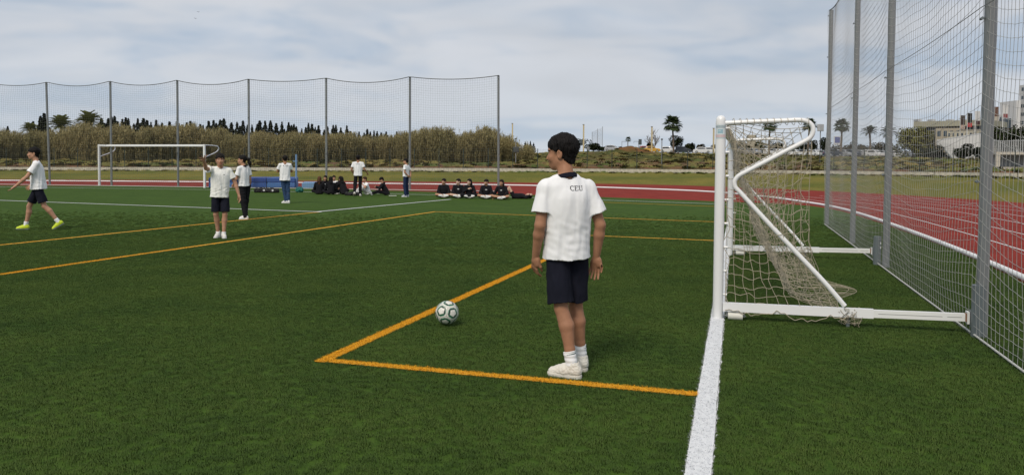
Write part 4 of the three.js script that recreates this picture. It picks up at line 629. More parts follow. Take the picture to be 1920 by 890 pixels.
// 4 girl with a ponytail
{
  const j = standing(0.9); j.headYaw = 0.75; j.lfo = { p: V(0.07, 0, -0.09), yaw: 0.5, pitch: 0 }; j.rfo = { p: V(-0.06, 0, 0.09), yaw: 0.1, pitch: 0 }; j.rkn.set(-0.07, 0.49, 0.05); j.lkn.set(0.08, 0.49, -0.02); j.pelvis.x = 0.03; j.waist.x = 0.04; j.chest.x = 0.05; j.neck.x = 0.06; j.head.x = 0.075; j.lsh.x = 0.2; j.rsh.x = -0.1; j.rel.set(-0.15, 1.1, -0.02); j.rwr.set(-0.19, 0.86, 0.04); j.lel.set(0.26, 1.1, 0.04); j.lwr.set(0.22, 0.95, 0.2);
  makePerson({ label: 'girl with black ponytail, white tee and black trousers beside the waving boy', at: onGround(459, 411), facing: facing(459, 40), height: 1.67, joints: j, skin: SKIN2, slim: 0.9, hair: { type: 'pony', color: BLACKHAIR, fringe: 0.06 }, top: { type: 'tee', color: WHITE, collar: true, hem: -0.15, sleeve: 0.66, loose: 0.95 }, bottom: { type: 'pants', color: BLACK, loose: 1.05 }, shoes: { color: [0.7, 0.7, 0.7] } });
}
// 5 person in jeans with folded arms
{
  const j = standing(); j.headYaw = 0; j.lel.set(0.25, 1.15, 0.1); j.rel.set(-0.25, 1.15, 0.1); j.lwr.set(0.02, 1.2, 0.22); j.rwr.set(-0.02, 1.16, 0.22); j.lfo = { p: V(-0.02, 0, 0.02), yaw: 0.7, pitch: 0 }; j.rfo = { p: V(-0.11, 0, -0.02), yaw: 0.2, pitch: 0 }; j.lkn.set(0.03, 0.49, 0.02); j.rkn.set(-0.1, 0.49, 0);
  makePerson({ label: 'person in blue jeans and white tee with folded arms in front of the blue mats', at: onGround(534, 381), facing: facing(534, 8), height: 1.74, joints: j, skin: SKIN1, hair: { type: 'short', color: DARKHAIR }, top: { type: 'tee', color: WHITE, hem: -0.7, sleeve: 0.6, loose: 1.08, prints: [{ ...backPrint(-0.02, 0.05), items: [{ text: 'C EU', size: 0.052, bold: true }], stretch: 1.15 }] }, bottom: { type: 'pants', color: JEANS, loose: 0.9 }, shoes: { color: [0.7, 0.7, 0.7] } });
}
// 6 man in black trousers
{
  const j = standing(1.08); j.headYaw = -0.1; j.lel.set(0.27, 1.12, -0.04); j.lwr.set(0.19, 0.93, 0.1); j.rel.set(-0.27, 1.13, -0.02); j.rwr.set(-0.37, 0.99, 0.14); j.lfo = { p: V(0.13, 0.0, -0.22), yaw: 0.1, pitch: 0.5 }; j.lkn.set(0.12, 0.49, -0.02); j.rfo = { p: V(-0.09, 0, 0.08), yaw: -0.1, pitch: 0 }; j.rkn.set(-0.08, 0.49, 0.06);
  makePerson({ label: 'broad man in white tee and black trousers walking towards the seated group', at: onGround(671, 367.5), facing: facing(671, -5), height: 1.82, joints: j, skin: SKIN1, hair: { type: 'short', color: BLACKHAIR }, top: { type: 'tee', color: WHITE, hem: -0.45, sleeve: 0.62, loose: 1, prints: [{ ...backPrint(0, 0.045), items: [{ text: 'CEU', size: 0.05, bold: true }], stretch: 1.25 }] }, bottom: { type: 'pants', color: BLACK }, shoes: { color: [0.6, 0.58, 0.55], sole: [0.4, 0.35, 0.3] } });
}
// 7 boy in navy trousers, hand behind his back
{
  const j = standing(); j.headYaw = 0.25; j.rel.set(-0.27, 1.12, -0.08); j.rwr.set(-0.14, 0.98, -0.16); j.lel.set(0.24, 1.12, -0.06); j.lwr.set(0.12, 0.97, -0.15); j.lfo.yaw = 0.3;
  makePerson({ label: 'boy in white tee and navy trousers with hands behind his back beside a fence post', at: onGround(761, 369), facing: facing(761, 62), height: 1.68, joints: j, skin: SKIN2, hair: { type: 'short', color: DARKHAIR, fringe: 0.04 }, top: { type: 'tee', color: WHITE, hem: -0.1, sleeve: 0.62, loose: 0.95 }, bottom: { type: 'pants', color: BLUE, loose: 1.02 }, shoes: { color: [0.4, 0.42, 0.5] } });
}
// seated pupils: the ring left of the man
const sit = (label, px, py, deg, j, o = {}) => makePerson({ label, at: onGround(px, py), facing: facing(px, deg), height: o.height ?? 1.68, joints: j, skin: o.skin ?? SKIN2, slim: o.slim ?? 1, hair: { type: o.hair ?? 'short', color: o.hc ?? DARKHAIR, fringe: o.fringe ?? 0.05 }, top: o.top ?? { type: 'hoodie', color: BLACK, hem: -0.5, prints: o.print ? [chestPrint] : [] }, bottom: o.bottom ?? { type: 'pants', color: BLACK }, socks: o.socks, shoes: { color: o.shoe ?? [0.66, 0.66, 0.66] }, group: o.group });
{ const j = crossLegged(0.06); sit('seated pupil with long brown hair in black, back turned, leftmost of the ring', 598, 364, -8, j, { hair: 'long', hc: [0.085, 0.04, 0.02], slim: 0.9 }); }
{ const j = crossLegged(0.08); j.headYaw = -0.5; sit('dark-haired pupil in black facing out of the ring between two turned backs', 609, 359.5, 185, j, { hair: 'long', print: true, slim: 0.9 }); }
{ const j = crossLegged(0.05); sit('black-haired pupil in black, back turned, between the brown-haired and auburn-haired pupils of the ring', 620, 365, 3, j, { hair: 'long', hc: BLACKHAIR, slim: 0.92, top: { type: 'hoodie', color: BLACK, hem: -0.2 }, bottom: { type: 'pants', color: BLACK } }); }
{ const j = crossLegged(0.1); j.headYaw = 0.6; sit('short-haired pupil in white seated behind the ring, face in profile', 628.5, 359.5, 150, j, { top: { type: 'tee', color: WHITE, hem: -0.4 } }); }
{ const j = crossLegged(0.12); sit('seated pupil with long auburn hair in black, back turned, next to black-haired girl', 636, 362.5, -20, j, { hair: 'long', hc: [0.03, 0.012, 0.01], slim: 0.9 }); }
{ const j = legsOut(0.35, 0.2); sit('girl with long black hair and a bare leg, rightmost of the ring', 645.5, 364.5, 40, j, { hair: 'long', hc: BLACKHAIR, slim: 0.9, bottom: { type: 'shorts', color: BLACK, len: 0.6 } }); }
{ const j = legsOut(0.25, 0.12); j.lwr.set(0.05, 0.5, 0.3); sit('pupil in white tee with one knee up, seated to the right of the walking man', 689, 364.5, 118, j, { top: { type: 'tee', color: WHITE, hem: -0.4 }, bottom: { type: 'pants', color: [0.55, 0.55, 0.56] }, shoe: [0.3, 0.3, 0.3], hc: BROWNHAIR }); }
{ const j = legsOut(0.8, 0.2); j.headPitch = 0.55; sit('pupil in black bending over stretched legs beside a sheet of paper', 725, 366, 92, j, { hc: BLACKHAIR }); }
// the row of five
{ const j = crossLegged(0.08); j.headYaw = -0.75; sit('boy in plain black hoodie seated cross-legged, leftmost of the row of five', 832, 370.5, 178, j, { bottom: { type: 'shorts', color: BLACK, len: 0.85 }, socks: { color: WHITE, h: 0.12 } }); }
{ const j = crossLegged(0.05); j.headYaw = -1.0; sit('boy in black hoodie looking left, seated second in the row of five', 859, 371, 180, j, { print: true, skin: [0.55, 0.36, 0.27], bottom: { type: 'shorts', color: BLACK, len: 0.85 }, socks: { color: WHITE, h: 0.12 } }); }
{ const j = crossLegged(0.08); j.headYaw = -0.85; j.rwr.set(-0.05, 0.42, 0.2); j.rel.set(-0.24, 0.3, 0.12); sit('long-haired girl in black hoodie seated in the middle of the row', 879.5, 371.5, 182, j, { hair: 'long', hc: BLACKHAIR, slim: 0.92, print: true, skin: [0.55, 0.36, 0.27] }); }
{ const j = crossLegged(0.06); j.headYaw = -0.8; sit('boy in printed black hoodie sitting alone in a gap, left of the net end post', 911.5, 372.5, 178, j, { print: true, bottom: { type: 'shorts', color: BLACK, len: 0.85 }, socks: { color: WHITE, h: 0.12 }, fringe: 0.03 }); }
{ const j = crossLegged(0.02); j.headYaw = -0.5; j.rel.set(-0.3, 0.27, -0.02); j.rwr.set(-0.36, 0.06, -0.02); j.lfo = { p: V(0.02, 0.02, 0.42), yaw: -0.9, pitch: -0.2 }; sit('curly-haired girl in printed black hoodie leaning on one arm, rightmost of the row', 940.5, 374, 172, j, { hair: 'long', hc: [0.014, 0.01, 0.009], slim: 0.92, print: true, bottom: { type: 'shorts', color: BLACK, len: 0.7 } }); }
{ // lying on the turf behind the girl, head to the right, one bare knee up
  const j = { pelvis: V(0, 0.11, 0), waist: V(0, 0.115, -0.15), chest: V(0, 0.12, -0.34), neck: V(0, 0.12, -0.5), head: V(0, 0.14, -0.66), headYaw: 0, headPitch: -1.45, headRoll: 0, lsh: V(0.17, 0.11, -0.44), rsh: V(-0.17, 0.11, -0.44), lel: V(0.27, 0.08, -0.58), rel: V(-0.27, 0.08, -0.58), lwr: V(0.14, 0.16, -0.72), rwr: V(-0.14, 0.16, -0.72), lhip: V(0.09, 0.11, 0.02), rhip: V(-0.09, 0.11, 0.02), lkn: V(0.12, 0.5, 0.2), rkn: V(-0.1, 0.46, 0.26), lfo: { p: V(0.12, 0, 0.46), yaw: 0, pitch: 0 }, rfo: { p: V(-0.1, 0, 0.5), yaw: 0, pitch: 0 }, lcurl: 0.6, rcurl: 0.6 };
  sit('person in black lying on the turf with a raised bare knee beside the curly-haired girl', 964, 372.3, 82, j, { bottom: { type: 'shorts', color: BLACK, len: 0.5 }, skin: [0.55, 0.36, 0.27], hc: BLACKHAIR });
}
// ---------------------------------------------------------------- ball, bags, mats
{
  // printed ball: twelve pentagon centres, each ringed by a broken dark green band
  const ph = (1 + Math.sqrt(5)) / 2, dirs = []; for (const a of [-1, 1]) for (const b of [-ph, ph]) dirs.push(V(0, a, b), V(a, b, 0), V(b, 0, a)); dirs.forEach((d) => d.normalize());
  const tex = texture(1024, 512, (u, v) => {
    const th = (u - 0.5) * 2 * Math.PI, el = (v - 0.5) * Math.PI, d = V(-Math.cos(el) * Math.cos(th), Math.sin(el), Math.cos(el) * Math.sin(th)); let b = -1, bi = 0, s = -1; dirs.forEach((q, i) => { const k = q.dot(d); if (k > b) { s = b; b = k; bi = i; } else if (k > s) s = k; });
    const c = dirs[bi], near = dirs.filter((q) => q.dot(c) > 0.3 && q !== c), t = d.clone().addScaledVector(c, -b); let m = 0, mi = 0; near.forEach((q, i) => { const e = q.clone().addScaledVector(c, -q.dot(c)).normalize(), k = e.dot(t); if (k > m) { m = k; mi = i; } });
    const ang = Math.asin(clamp(m, 0, 1)), e = near[mi].clone().addScaledVector(c, -near[mi].dot(c)).normalize(), sideways = Math.sqrt(Math.max(t.lengthSq() - m * m, 0));
    const seam = Math.acos(clamp(b, -1, 1)) - Math.acos(clamp(s, -1, 1)) > -0.035, band = ang > 0.27 && ang < 0.42 && sideways < 0.25, band2 = ang > 0.43 && ang < 0.47 && sideways < 0.2;
    const dirt = 1 - 0.16 * Math.max(0, fbm(d.x * 3, d.y * 3, d.z * 3, 4)) - 0.05 * noise3(d.x * 30, d.y * 30, d.z * 30);
    const col = seam ? [150, 152, 146] : band ? (mi % 2 ? [28, 92, 66] : [20, 56, 44]) : band2 ? [70, 140, 108] : [218, 216, 208]; return col.map((q) => clamp(q * dirt, 0, 255));
  });
  const b = new THREE.Mesh(new THREE.SphereGeometry(0.11, 64, 40), phys(1, 1, 1, 0.42, { map: tex, clearcoat: 0.25, clearcoatRoughness: 0.35 })); b.name = 'football'; const p = onGround(838, 611); b.position.set(p.x, 0.128, p.z); b.rotation.set(0.55, 0.9, 0.25); scene.add(b);
  tag(b, 'white football with dark green bands lying inside the orange line', 'ball');
}
{
  // landing mats of the high jump
  const blue = mat(0.028, 0.085, 0.3, 0.7), blue2 = mat(0.06, 0.16, 0.4, 0.7), blue3 = mat(0.018, 0.055, 0.25, 0.7), pale = mat(0.16, 0.3, 0.5, 0.7);
  const matBox = (name, label, x0, x1, yb, h, d, cols) => {
    const a = onGround(x0, yb), b = onGround(x1, yb), L = a.distanceTo(b), t = thing(name, label, 'mat', mix3(a, b, 0.5), -Math.atan2(b.z - a.z, b.x - a.x), 'blue landing mats'), n = cols.length;
    let y = 0; cols.forEach(([m, hh, segs], i) => { for (let k = 0; k < segs; k++) part('mat_section', new RoundedBoxGeometry(L / segs - 0.02, hh - 0.01, d, 2, 0.05).translate(-L / 2 + (k + 0.5) * L / segs, y + hh / 2, -d / 2), m[k % m.length], t); y += hh; });
  };
  matBox('landing_mat', 'thick blue landing mat behind the net between ponytail girl and jeans', 390, 553, 352, 0, 3.2, [[[blue2, blue, blue2], 0.3, 3], [[blue, blue3, blue], 0.28, 3]]);
  matBox('landing_mat', 'low pale blue mat behind the net right of the blue post', 565, 592, 353.5, 0, 2.2, [[[pale], 0.35, 1]]);
  const p = onGround(555, 351.5), t = thing('high_jump_upright', 'light blue upright post standing at the landing mats', 'upright', p);
  part('post', new Build().tube([V(0, 0, 0), V(0, 1.95, 0)], 0.055, 10, false, true).geo(), pale, t); part('base', new RoundedBoxGeometry(0.5, 0.06, 0.35, 2, 0.02).translate(0, 0.03, 0), pale, t); part('bar_support', new THREE.BoxGeometry(0.26, 0.05, 0.06).translate(-0.06, 1.55, 0), pale, t);
}
{
  const bag = (label, px, py, L, h, d, c, turn, seed) => {
    const t = thing('sports_bag', label, 'bag', onGround(px, py), turn), R = rng(seed);
    const f = (x, y, z) => { const qx = Math.abs(x) - L / 2 + 0.09, k = Math.max(qx, 0), r = Math.hypot(k, (y - h * 0.45) * 1.0 / (h * 0.5) * 0.1, z / (d / 2) * 0.1) - 0.1; return Math.max(r * 0.8 + 0.02 * noise3(x * 7, y * 9, z * 9 + seed), -y + 0.002); };
    part('bag_body', surfaceNet(f, [-L / 2 - 0.1, -0.04, -d / 2 - 0.1], [L / 2 + 0.1, h + 0.1, d / 2 + 0.1], 0.018), mat(...c, 0.8), t);
    for (const s of [-1, 1]) part('handle', new Build().tube([V(-L * 0.2, h * 0.7, s * d * 0.3), V(-L * 0.1, h * 1.05, s * d * 0.12), V(L * 0.1, h * 1.05, s * d * 0.12), V(L * 0.2, h * 0.7, s * d * 0.3)], 0.014, 6).geo(), mat(c[0] * 0.7 + 0.01, c[1] * 0.7 + 0.01, c[2] * 0.7 + 0.01, 0.9), t);
    return t;
  };
  const bk = [0.012, 0.012, 0.013];
  const b1 = bag('long black sports bag on the turf nearest the ponytail girl', 491, 361, 0.75, 0.24, 0.32, bk, 0.1, 1), b2 = bag('black sports bag on the turf nearest the person in jeans', 509, 361.2, 0.7, 0.22, 0.3, bk, -0.1, 2);
  for (const b of [b1, b2]) part('badge', new THREE.CircleGeometry(0.05, 16).translate(0.12, 0.12, 0.19), inkWhite, b);
  bag('small green bag on the turf below the blue post', 561, 360.5, 0.36, 0.26, 0.25, [0.01, 0.12, 0.1], 0.3, 3);
  bag('black jacket heaped on the turf left of the walking man', 661, 366.3, 0.7, 0.16, 0.4, bk, 0.2, 4);
  const pp = onGround(736, 368), sh = new THREE.Mesh(new THREE.BoxGeometry(0.34, 0.006, 0.25).translate(0, 0.03, 0), mat(0.75, 0.75, 0.73, 0.9)); sh.name = 'paper_sheet'; sh.position.copy(pp); sh.rotation.y = 0.2; scene.add(sh); tag(sh, 'white sheet of paper lying beside the pupil bending over', 'paper');
}
// ---------------------------------------------------------------- kerb wall, green fence, bank, reeds, trees, car park, buildings
const ground = (px, depth) => { const x = ray(px, 300).x / -ray(px, 300).z * depth; return V(x, terrain(x, -depth), -depth); };
const wallPts = []; for (let px = -900; px <= 2600; px += 12) { const az = (px - 960) / FOCAL, q = profile(az * 80, -80); wallPts.push(V(az * q.d2, q.h2, -q.d2)); }
{
  const conc = mat(0.66, 0.62, 0.53, 0.95, { map: texture(256, 256, (u, v) => { const n = 0.5 + 0.25 * tnoise(u, v, 6, 3) + 0.25 * tnoise(u, v, 40, 6), k = 170 + 85 * n; return [k, k, k * 0.98]; }) }), B = new Build();
  for (let i = 0; i < wallPts.length - 1; i++) { const a = wallPts[i], b = wallPts[i + 1], t = dirTo(a, b), n = V(-t.z, 0, t.x).multiplyScalar(0.11), u = (p, h, s) => V(p.x + n.x * s, p.y + h, p.z + n.z * s); B.quad(u(a, -0.3, 1), u(b, -0.3, 1), u(b, 0.34, 1), u(a, 0.34, 1)); B.quad(u(a, 0.34, 1), u(b, 0.34, 1), u(b, 0.34, -1), u(a, 0.34, -1)); B.quad(u(b, -0.3, -1), u(a, -0.3, -1), u(a, 0.34, -1), u(b, 0.34, -1)); }
  const g = B.geo(), P = g.attributes.position; for (let i = 0; i < P.count; i++) g.attributes.uv.setXY(i, P.getX(i) / 2, P.getY(i) / 2);
  const w = new THREE.Mesh(g, conc); w.name = 'low_wall'; scene.add(w); tag(w, 'long low concrete wall at the far edge of the grass verge', 'wall');
  // green mesh fence on the wall
  const f = thing('mesh_fence', 'dark green wire mesh fence standing along the low concrete wall', 'fence'), pm = mat(0.02, 0.032, 0.026, 0.6), H = 2.0;
  const curve = new THREE.CatmullRomCurve3(wallPts.map((p) => V(p.x, p.y + 0.3, p.z - 0.25))), L = curve.getLength(), n = Math.round(L / 2.55), pts = curve.getSpacedPoints(n), postG = new Build().tube([V(0, 0, 0), V(0, H + 0.06, 0)], 0.04, 6, false, true).geo();
  for (const p of pts) { if (Math.abs(p.x) > -p.z * 0.85) continue; const o = part('post', postG, pm, f); o.position.copy(p); }
  const nb = new Build(); for (const h of [0.05, 0.45, 0.9, 1.35, 1.8, 1.98]) nb.tube(pts.map((p) => V(p.x, p.y + h, p.z + 0.03)), 0.006, 3);
  const fine = curve.getSpacedPoints(Math.round(L / 0.16)); for (const p of fine) { if (Math.abs(p.x) > -p.z * 0.8) continue; nb.tube([V(p.x, p.y, p.z + 0.03), V(p.x, p.y + H, p.z + 0.03)], 0.0035, 3); }
  part('wire_mesh', nb.geo(), pm, f);
}
// weeds on the bank and the verge
{
  const R = rng(301), B = new Build();
  for (let i = 0; i < 46; i++) { const a = R() * 6.283, r = R() * 0.35, x = Math.cos(a) * r, z = Math.sin(a) * r, h = 0.12 + R() * 0.28, w = 0.03 + R() * 0.05, l = (R() - 0.5) * 0.3, m = (R() - 0.5) * 0.3; B.tri(V(x - w, 0, z), V(x + w, 0, z + 0.02), V(x + l, h, z + m), V(0, 0.9, 0.4).normalize()); }
  const geo = B.geo(), spots = [];
  for (let i = 0; i < 6500; i++) { const az = lerp(-0.75, 0.75, R()), q = profile(az * 80, -80), t = R(), bank = R() < 0.85, d = bank ? q.d2 + 0.8 + (q.d3 - q.d2 - 1) * Math.pow(t, 1.6) : lerp(q.d2 - 2.5, q.d2 - 0.3, Math.sqrt(t)); const x = az * d; spots.push([x, terrain(x, -d) - 0.02, -d, bank]); }
  const o = new THREE.InstancedMesh(geo, mat(1, 1, 1, 1), spots.length), M = new THREE.Matrix4(), Q = new THREE.Quaternion(), c = new THREE.Color();
  spots.forEach(([x, y, z, bank], i) => { const s = (bank ? 0.4 : 0.3) + R() * (bank ? 0.8 : 0.4); M.compose(V(x, y, z), Q.setFromAxisAngle(V(0, 1, 0), R() * 6.283), V(s * 1.5, s * 0.8, s)); o.setMatrixAt(i, M); const g = clamp(0.5 + fbm(x * 0.08, 3, z * 0.08, 3) + (R() - 0.5) * 0.7, 0, 1); c.setRGB(lerp(0.085, 0.24, g), lerp(0.12, 0.19, g), lerp(0.03, 0.06, g)); o.setColorAt(i, c); });
  o.name = 'weeds'; o.userData.kind = 'stuff'; tag(o, 'low green and dry weeds covering the earth bank behind the fence', 'weeds'); scene.add(o);
}
// giant reeds, a long thicket behind the fence on the left
{
  const R = rng(401);
  const clump = (seed) => {
    const r = rng(seed), B = new Build();
    for (let i = 0; i < 15; i++) {
      const a = r() * 6.283, q = r() * 0.8, x = Math.cos(a) * q, z = Math.sin(a) * q, h = 2.6 + r() * 1.9, lx = (r() - 0.5) * 1.1, lz = (r() - 0.5) * 0.7, top = V(x + lx, h, z + lz), at = (t) => V(x + lx * t * t, h * t, z + lz * t * t);
      B.tube([at(0), at(0.4), at(0.75), at(1)], (t) => 0.017 - 0.009 * t, 3);
      for (let k = 0; k < 22; k++) { const t = 0.18 + 0.82 * r(), p = at(t), b = r() * 6.283, L = 0.3 + r() * 0.45, w = 0.013 + r() * 0.014, d = V(Math.cos(b), 0, Math.sin(b)), s = V(-d.z * w, 0, d.x * w), m = p.clone().addScaledVector(d, L * 0.5).add(V(0, L * (0.35 + 0.4 * r()), 0)), e = p.clone().addScaledVector(d, L * 0.9).add(V(0, L * (r() * 1.1 - 0.35), 0)); B.tri(p.clone().add(s), p.clone().sub(s), m.clone().add(s)); B.tri(p.clone().sub(s), m.clone().sub(s), m.clone().add(s)); B.tri(m.clone().add(s), m.clone().sub(s), e); }
      if (r() < 0.35) for (let k = 0; k < 7; k++) { const b = r() * 6.283, p = top.clone().add(V(0, r() * 0.35 - 0.1, 0)), e = p.clone().add(V(Math.cos(b) * 0.1 + lx * 0.15, 0.12 + r() * 0.15, Math.sin(b) * 0.1)); B.tri(p, p.clone().add(V(0.05, -0.05, 0.02)), e); }
    }
    return B.geo();
  };
  for (let v = 0; v < 3; v++) {
    const list = [];
    for (let i = 0; i < 1250; i++) {
      const px = lerp(-260, 1000, R()), t = R(), d = lerp(96, 118, t * t * 0.6 + t * 0.4); if (px > 940 && R() < 0.75) continue;
      const p = ground(px, d + 3 * Math.sin(px * 0.02)), topPx = (px < 120 ? 253 : px < 420 ? 248 + 4 * Math.sin(px * 0.03) : px < 700 ? 258 : px < 900 ? 254 + 7 * Math.sin(px * 0.045) : lerp(247, 270, clamp((px - 900) / 90, 0, 1))) + 5 * noise3(px * 0.03, 1, 0), H = EYE + (horizonAt(px) - topPx) * d / FOCAL - p.y; list.push([p, clamp(H / 4.1, 0.35, 1.6) * (0.8 + 0.3 * R() - 0.15 * (R() < 0.3)), R()]);
    }
    const o = new THREE.InstancedMesh(clump(60 + v), phys(1, 1, 1, 0.95, { specularIntensity: 0.2 }), list.length), M = new THREE.Matrix4(), Q = new THREE.Quaternion(), c = new THREE.Color();
    list.forEach(([p, s, k], i) => { M.compose(p, Q.setFromAxisAngle(V(0, 1, 0), R() * 6.283), V(s * 1.2, s, s * 1.2)); o.setMatrixAt(i, M); const g = clamp(0.25 + 0.5 * k + 0.5 * fbm(p.x * 0.12, 2, p.z * 0.1, 2), 0, 1); c.setRGB(lerp(0.19, 0.31, g), lerp(0.175, 0.255, g), lerp(0.08, 0.125, g)); o.setColorAt(i, c); });
    o.name = 'reed_thicket' + (v ? '_00' + v : ''); o.userData.kind = 'stuff'; tag(o, 'long thicket of tall tan and olive reeds behind the green fence', 'reeds', 'reed thicket'); scene.add(o);
  }
}
// trees
const leafMat = (r, g, b) => phys(r, g, b, 0.95, { specularIntensity: 0.2 }), bark = mat(0.09, 0.065, 0.045, 0.95), barkGrey = mat(0.16, 0.13, 0.1, 0.95);
function crownGeo(seed, fn, n, leaf) {                            // n small leaf faces spread through a volume; fn(r) -> point and radius scale
  const r = rng(seed), B = new Build();
  for (let i = 0; i < n; i++) { const p = fn(r), s = leaf * (0.6 + 0.8 * r()), a = V(r() - 0.5, r() - 0.5, r() - 0.5).normalize(), b = V(r() - 0.5, r() - 0.5, r() - 0.5).cross(a).normalize(), nn = p.clone().setY(p.y * 0.3).normalize().add(V(0, 0.5, 0)).add(a.clone().multiplyScalar(0.4)).normalize(); B.tri(p.clone().addScaledVector(a, s), p.clone().addScaledVector(b, s * 0.6), p.clone().addScaledVector(a, -s), nn); B.tri(p.clone().addScaledVector(a, s), p.clone().addScaledVector(a, -s), p.clone().addScaledVector(b, -s * 0.6), nn); }
  return B.geo();
}
const cyp = [1, 2, 3, 4].map((v) => crownGeo(700 + v, (r) => { const t = r(), a = r() * 6.283, w = (v === 4 ? 0.27 : 0.19) * Math.pow(1 - t, 0.95) * (0.5 + 0.55 * r()) * (1 + 0.3 * Math.sin(t * 31 + v * 2)) + 0.006; return V(Math.cos(a) * w, 0.08 + t * 0.92, Math.sin(a) * w); }, 1300, 0.026));
const cypTrunk = new Build().tube([V(0, -0.1, 0), V(0, 0.5, 0)], (t) => 0.02 - 0.01 * t, 6).geo(), cypMats = [leafMat(0.012, 0.02, 0.011), leafMat(0.018, 0.026, 0.013), leafMat(0.024, 0.03, 0.017)];
{
  const R = rng(81), tops = [[14, 237], [62, 228], [76, 218], [83, 213], [190, 222], [209, 219]]; for (let px = 196; px < 1010; px += 4.5 + R() * 6.5) { const k = [[190, 226], [330, 230], [460, 232], [540, 236], [650, 242], [740, 250], [830, 259], [920, 266], [1010, 272]]; let i = 0; while (px > k[i + 1][0]) i++; const base = lerp(k[i][1], k[i + 1][1], (px - k[i][0]) / (k[i + 1][0] - k[i][0])); tops.push([px, base + (R() - 0.5) * 15 + (R() < 0.15 ? -5 : 0)]); }
  tops.sort((a, b) => a[0] - b[0]); let num = 0;
  for (const [px, ty] of tops) {
    const d = 235 + R() * 40, p = ground(px, d), H = EYE + (horizonAt(px) - ty) * d / FOCAL - p.y; num++;
    const t = thing('cypress_tree', `dark cypress tree, ${ordinal(num)} from the left in the row above the reeds`, 'tree', p, R() * 6.283, 'cypress row above the reeds'); const w = 0.8 + R() * 0.5; t.scale.set(H * w, H, H * w);
    part('trunk', cypTrunk, bark, t); part('crown', cyp[Math.floor(R() * 4)], cypMats[Math.floor(R() * 3)], t);
  }
}
// broad-leaved and bushy trees
function roundTree(name, label, px, topPx, widthPx, depth, m, seed, o = {}) {
  const p = ground(px, depth), H = EYE + (horizonAt(px) - topPx) * depth / FOCAL - p.y, W = widthPx * depth / FOCAL / 2, t = thing(name, label, 'tree', p, 0, o.group), r = rng(seed), lobes = [];
  const base = (o.low ?? 0.25) * H; for (let i = 0; i < (o.lobes ?? 11); i++) { const a = r() * 6.283, q = Math.sqrt(r()) * 0.62; lobes.push([Math.cos(a) * q * W, base + (H - base) * (0.25 + 0.55 * r()), Math.sin(a) * q * W, 0.36 + 0.2 * r()]); }
  part('trunk', new Build().tube([V(0, -0.3, 0), V(0.1, base * 0.8, 0), V(0, H * 0.6, 0)], (k) => (0.05 - 0.03 * k) * W + 0.05, 7).geo(), bark, t);
  part('crown', crownGeo(seed, (q) => { const L = lobes[Math.floor(q() * lobes.length)], a = q() * 6.283, b = Math.acos(2 * q() - 1), s = Math.cbrt(0.25 + 0.75 * q()) * L[3]; return V(L[0] + Math.sin(b) * Math.cos(a) * s * W, clamp(L[1] + Math.cos(b) * s * (H - base) * 0.55, base * 0.7, H), L[2] + Math.sin(b) * Math.sin(a) * s * W); }, o.n ?? 2200, o.leaf ?? 0.16), m, t); return t;
}
const darkLeaf = leafMat(0.022, 0.03, 0.014), oliveLeaf = leafMat(0.05, 0.06, 0.022), brownLeaf = leafMat(0.07, 0.058, 0.025), midLeaf = leafMat(0.035, 0.05, 0.018), limeLeaf = leafMat(0.2, 0.2, 0.06);
roundTree('round_tree', 'dense dark tree on the skyline just right of the foreground boy\'s head', 1084, 260, 58, 205, darkLeaf, 21, { low: 0.02 }); roundTree('round_tree', 'low dark tree right of the second pale pole', 1112, 267, 44, 215, darkLeaf, 22, { low: 0.02 }); roundTree('round_tree', 'small dark bush left of the silver car on the bank', 1128, 275, 20, 225, midLeaf, 23, { low: 0.02 });
roundTree('round_tree', 'rounded dark tree standing behind the tallest palm', 1267, 254, 31, 222, darkLeaf, 24, { low: 0.2 }); roundTree('round_tree', 'small dark tree at the foot of the bare tree', 1219, 266, 13, 230, darkLeaf, 25, { low: 0.05 }); roundTree('shrub', 'olive shrub behind the dark parked car', 1291, 269, 17, 230, oliveLeaf, 26, { low: 0.02 }); roundTree('shrub', 'tall dark shrub between two olive shrubs above the cars', 1300, 266, 12, 228, darkLeaf, 27, { low: 0.02 }); roundTree('shrub', 'round olive brown shrub above the white car', 1314, 270, 18, 232, brownLeaf, 28, { low: 0.02 });
[[1346, 270, 30, darkLeaf], [1392, 262, 40, darkLeaf], [1425, 264, 34, midLeaf], [1462, 263, 40, darkLeaf], [1496, 266, 36, darkLeaf], [1522, 260, 26, darkLeaf], [1545, 258, 26, darkLeaf], [1570, 268, 34, brownLeaf], [1592, 262, 30, brownLeaf], [1622, 270, 36, brownLeaf], [1648, 267, 36, brownLeaf], [1675, 266, 32, oliveLeaf]].forEach(([px, ty, w, m], i) => roundTree('hedge_tree', `bushy tree, ${ordinal(i + 1)} from the left in the belt behind the parked cars`, px, ty, w, 245, m, 130 + i, { low: 0.02, n: 1500, leaf: 0.2, group: 'tree belt behind the car park' }));
roundTree('large_tree', 'tall olive tree mass behind the net left of the building', 1712, 238, 56, 168, limeLeaf, 160, { low: 0.02, n: 7000, leaf: 0.2, lobes: 22 }); roundTree('large_tree', 'olive tree filling the gap at the building\'s lower left', 1738, 246, 40, 172, limeLeaf, 161, { low: 0.02, n: 4500, leaf: 0.2, lobes: 16 });
roundTree('dark_shrub', 'dark shrub below the white wall, left of its corner', 1752, 272, 44, 128, darkLeaf, 162, { low: 0.02, n: 2400, leaf: 0.12 }); roundTree('dark_shrub', 'dark shrub in front of the white wall, right of its corner', 1808, 270, 40, 122, darkLeaf, 163, { low: 0.02, n: 2400, leaf: 0.12 }); roundTree('dark_shrub', 'dark shrub at the right end of the white wall', 1838, 276, 34, 120, darkLeaf, 164, { low: 0.02, n: 2000, leaf: 0.12 });
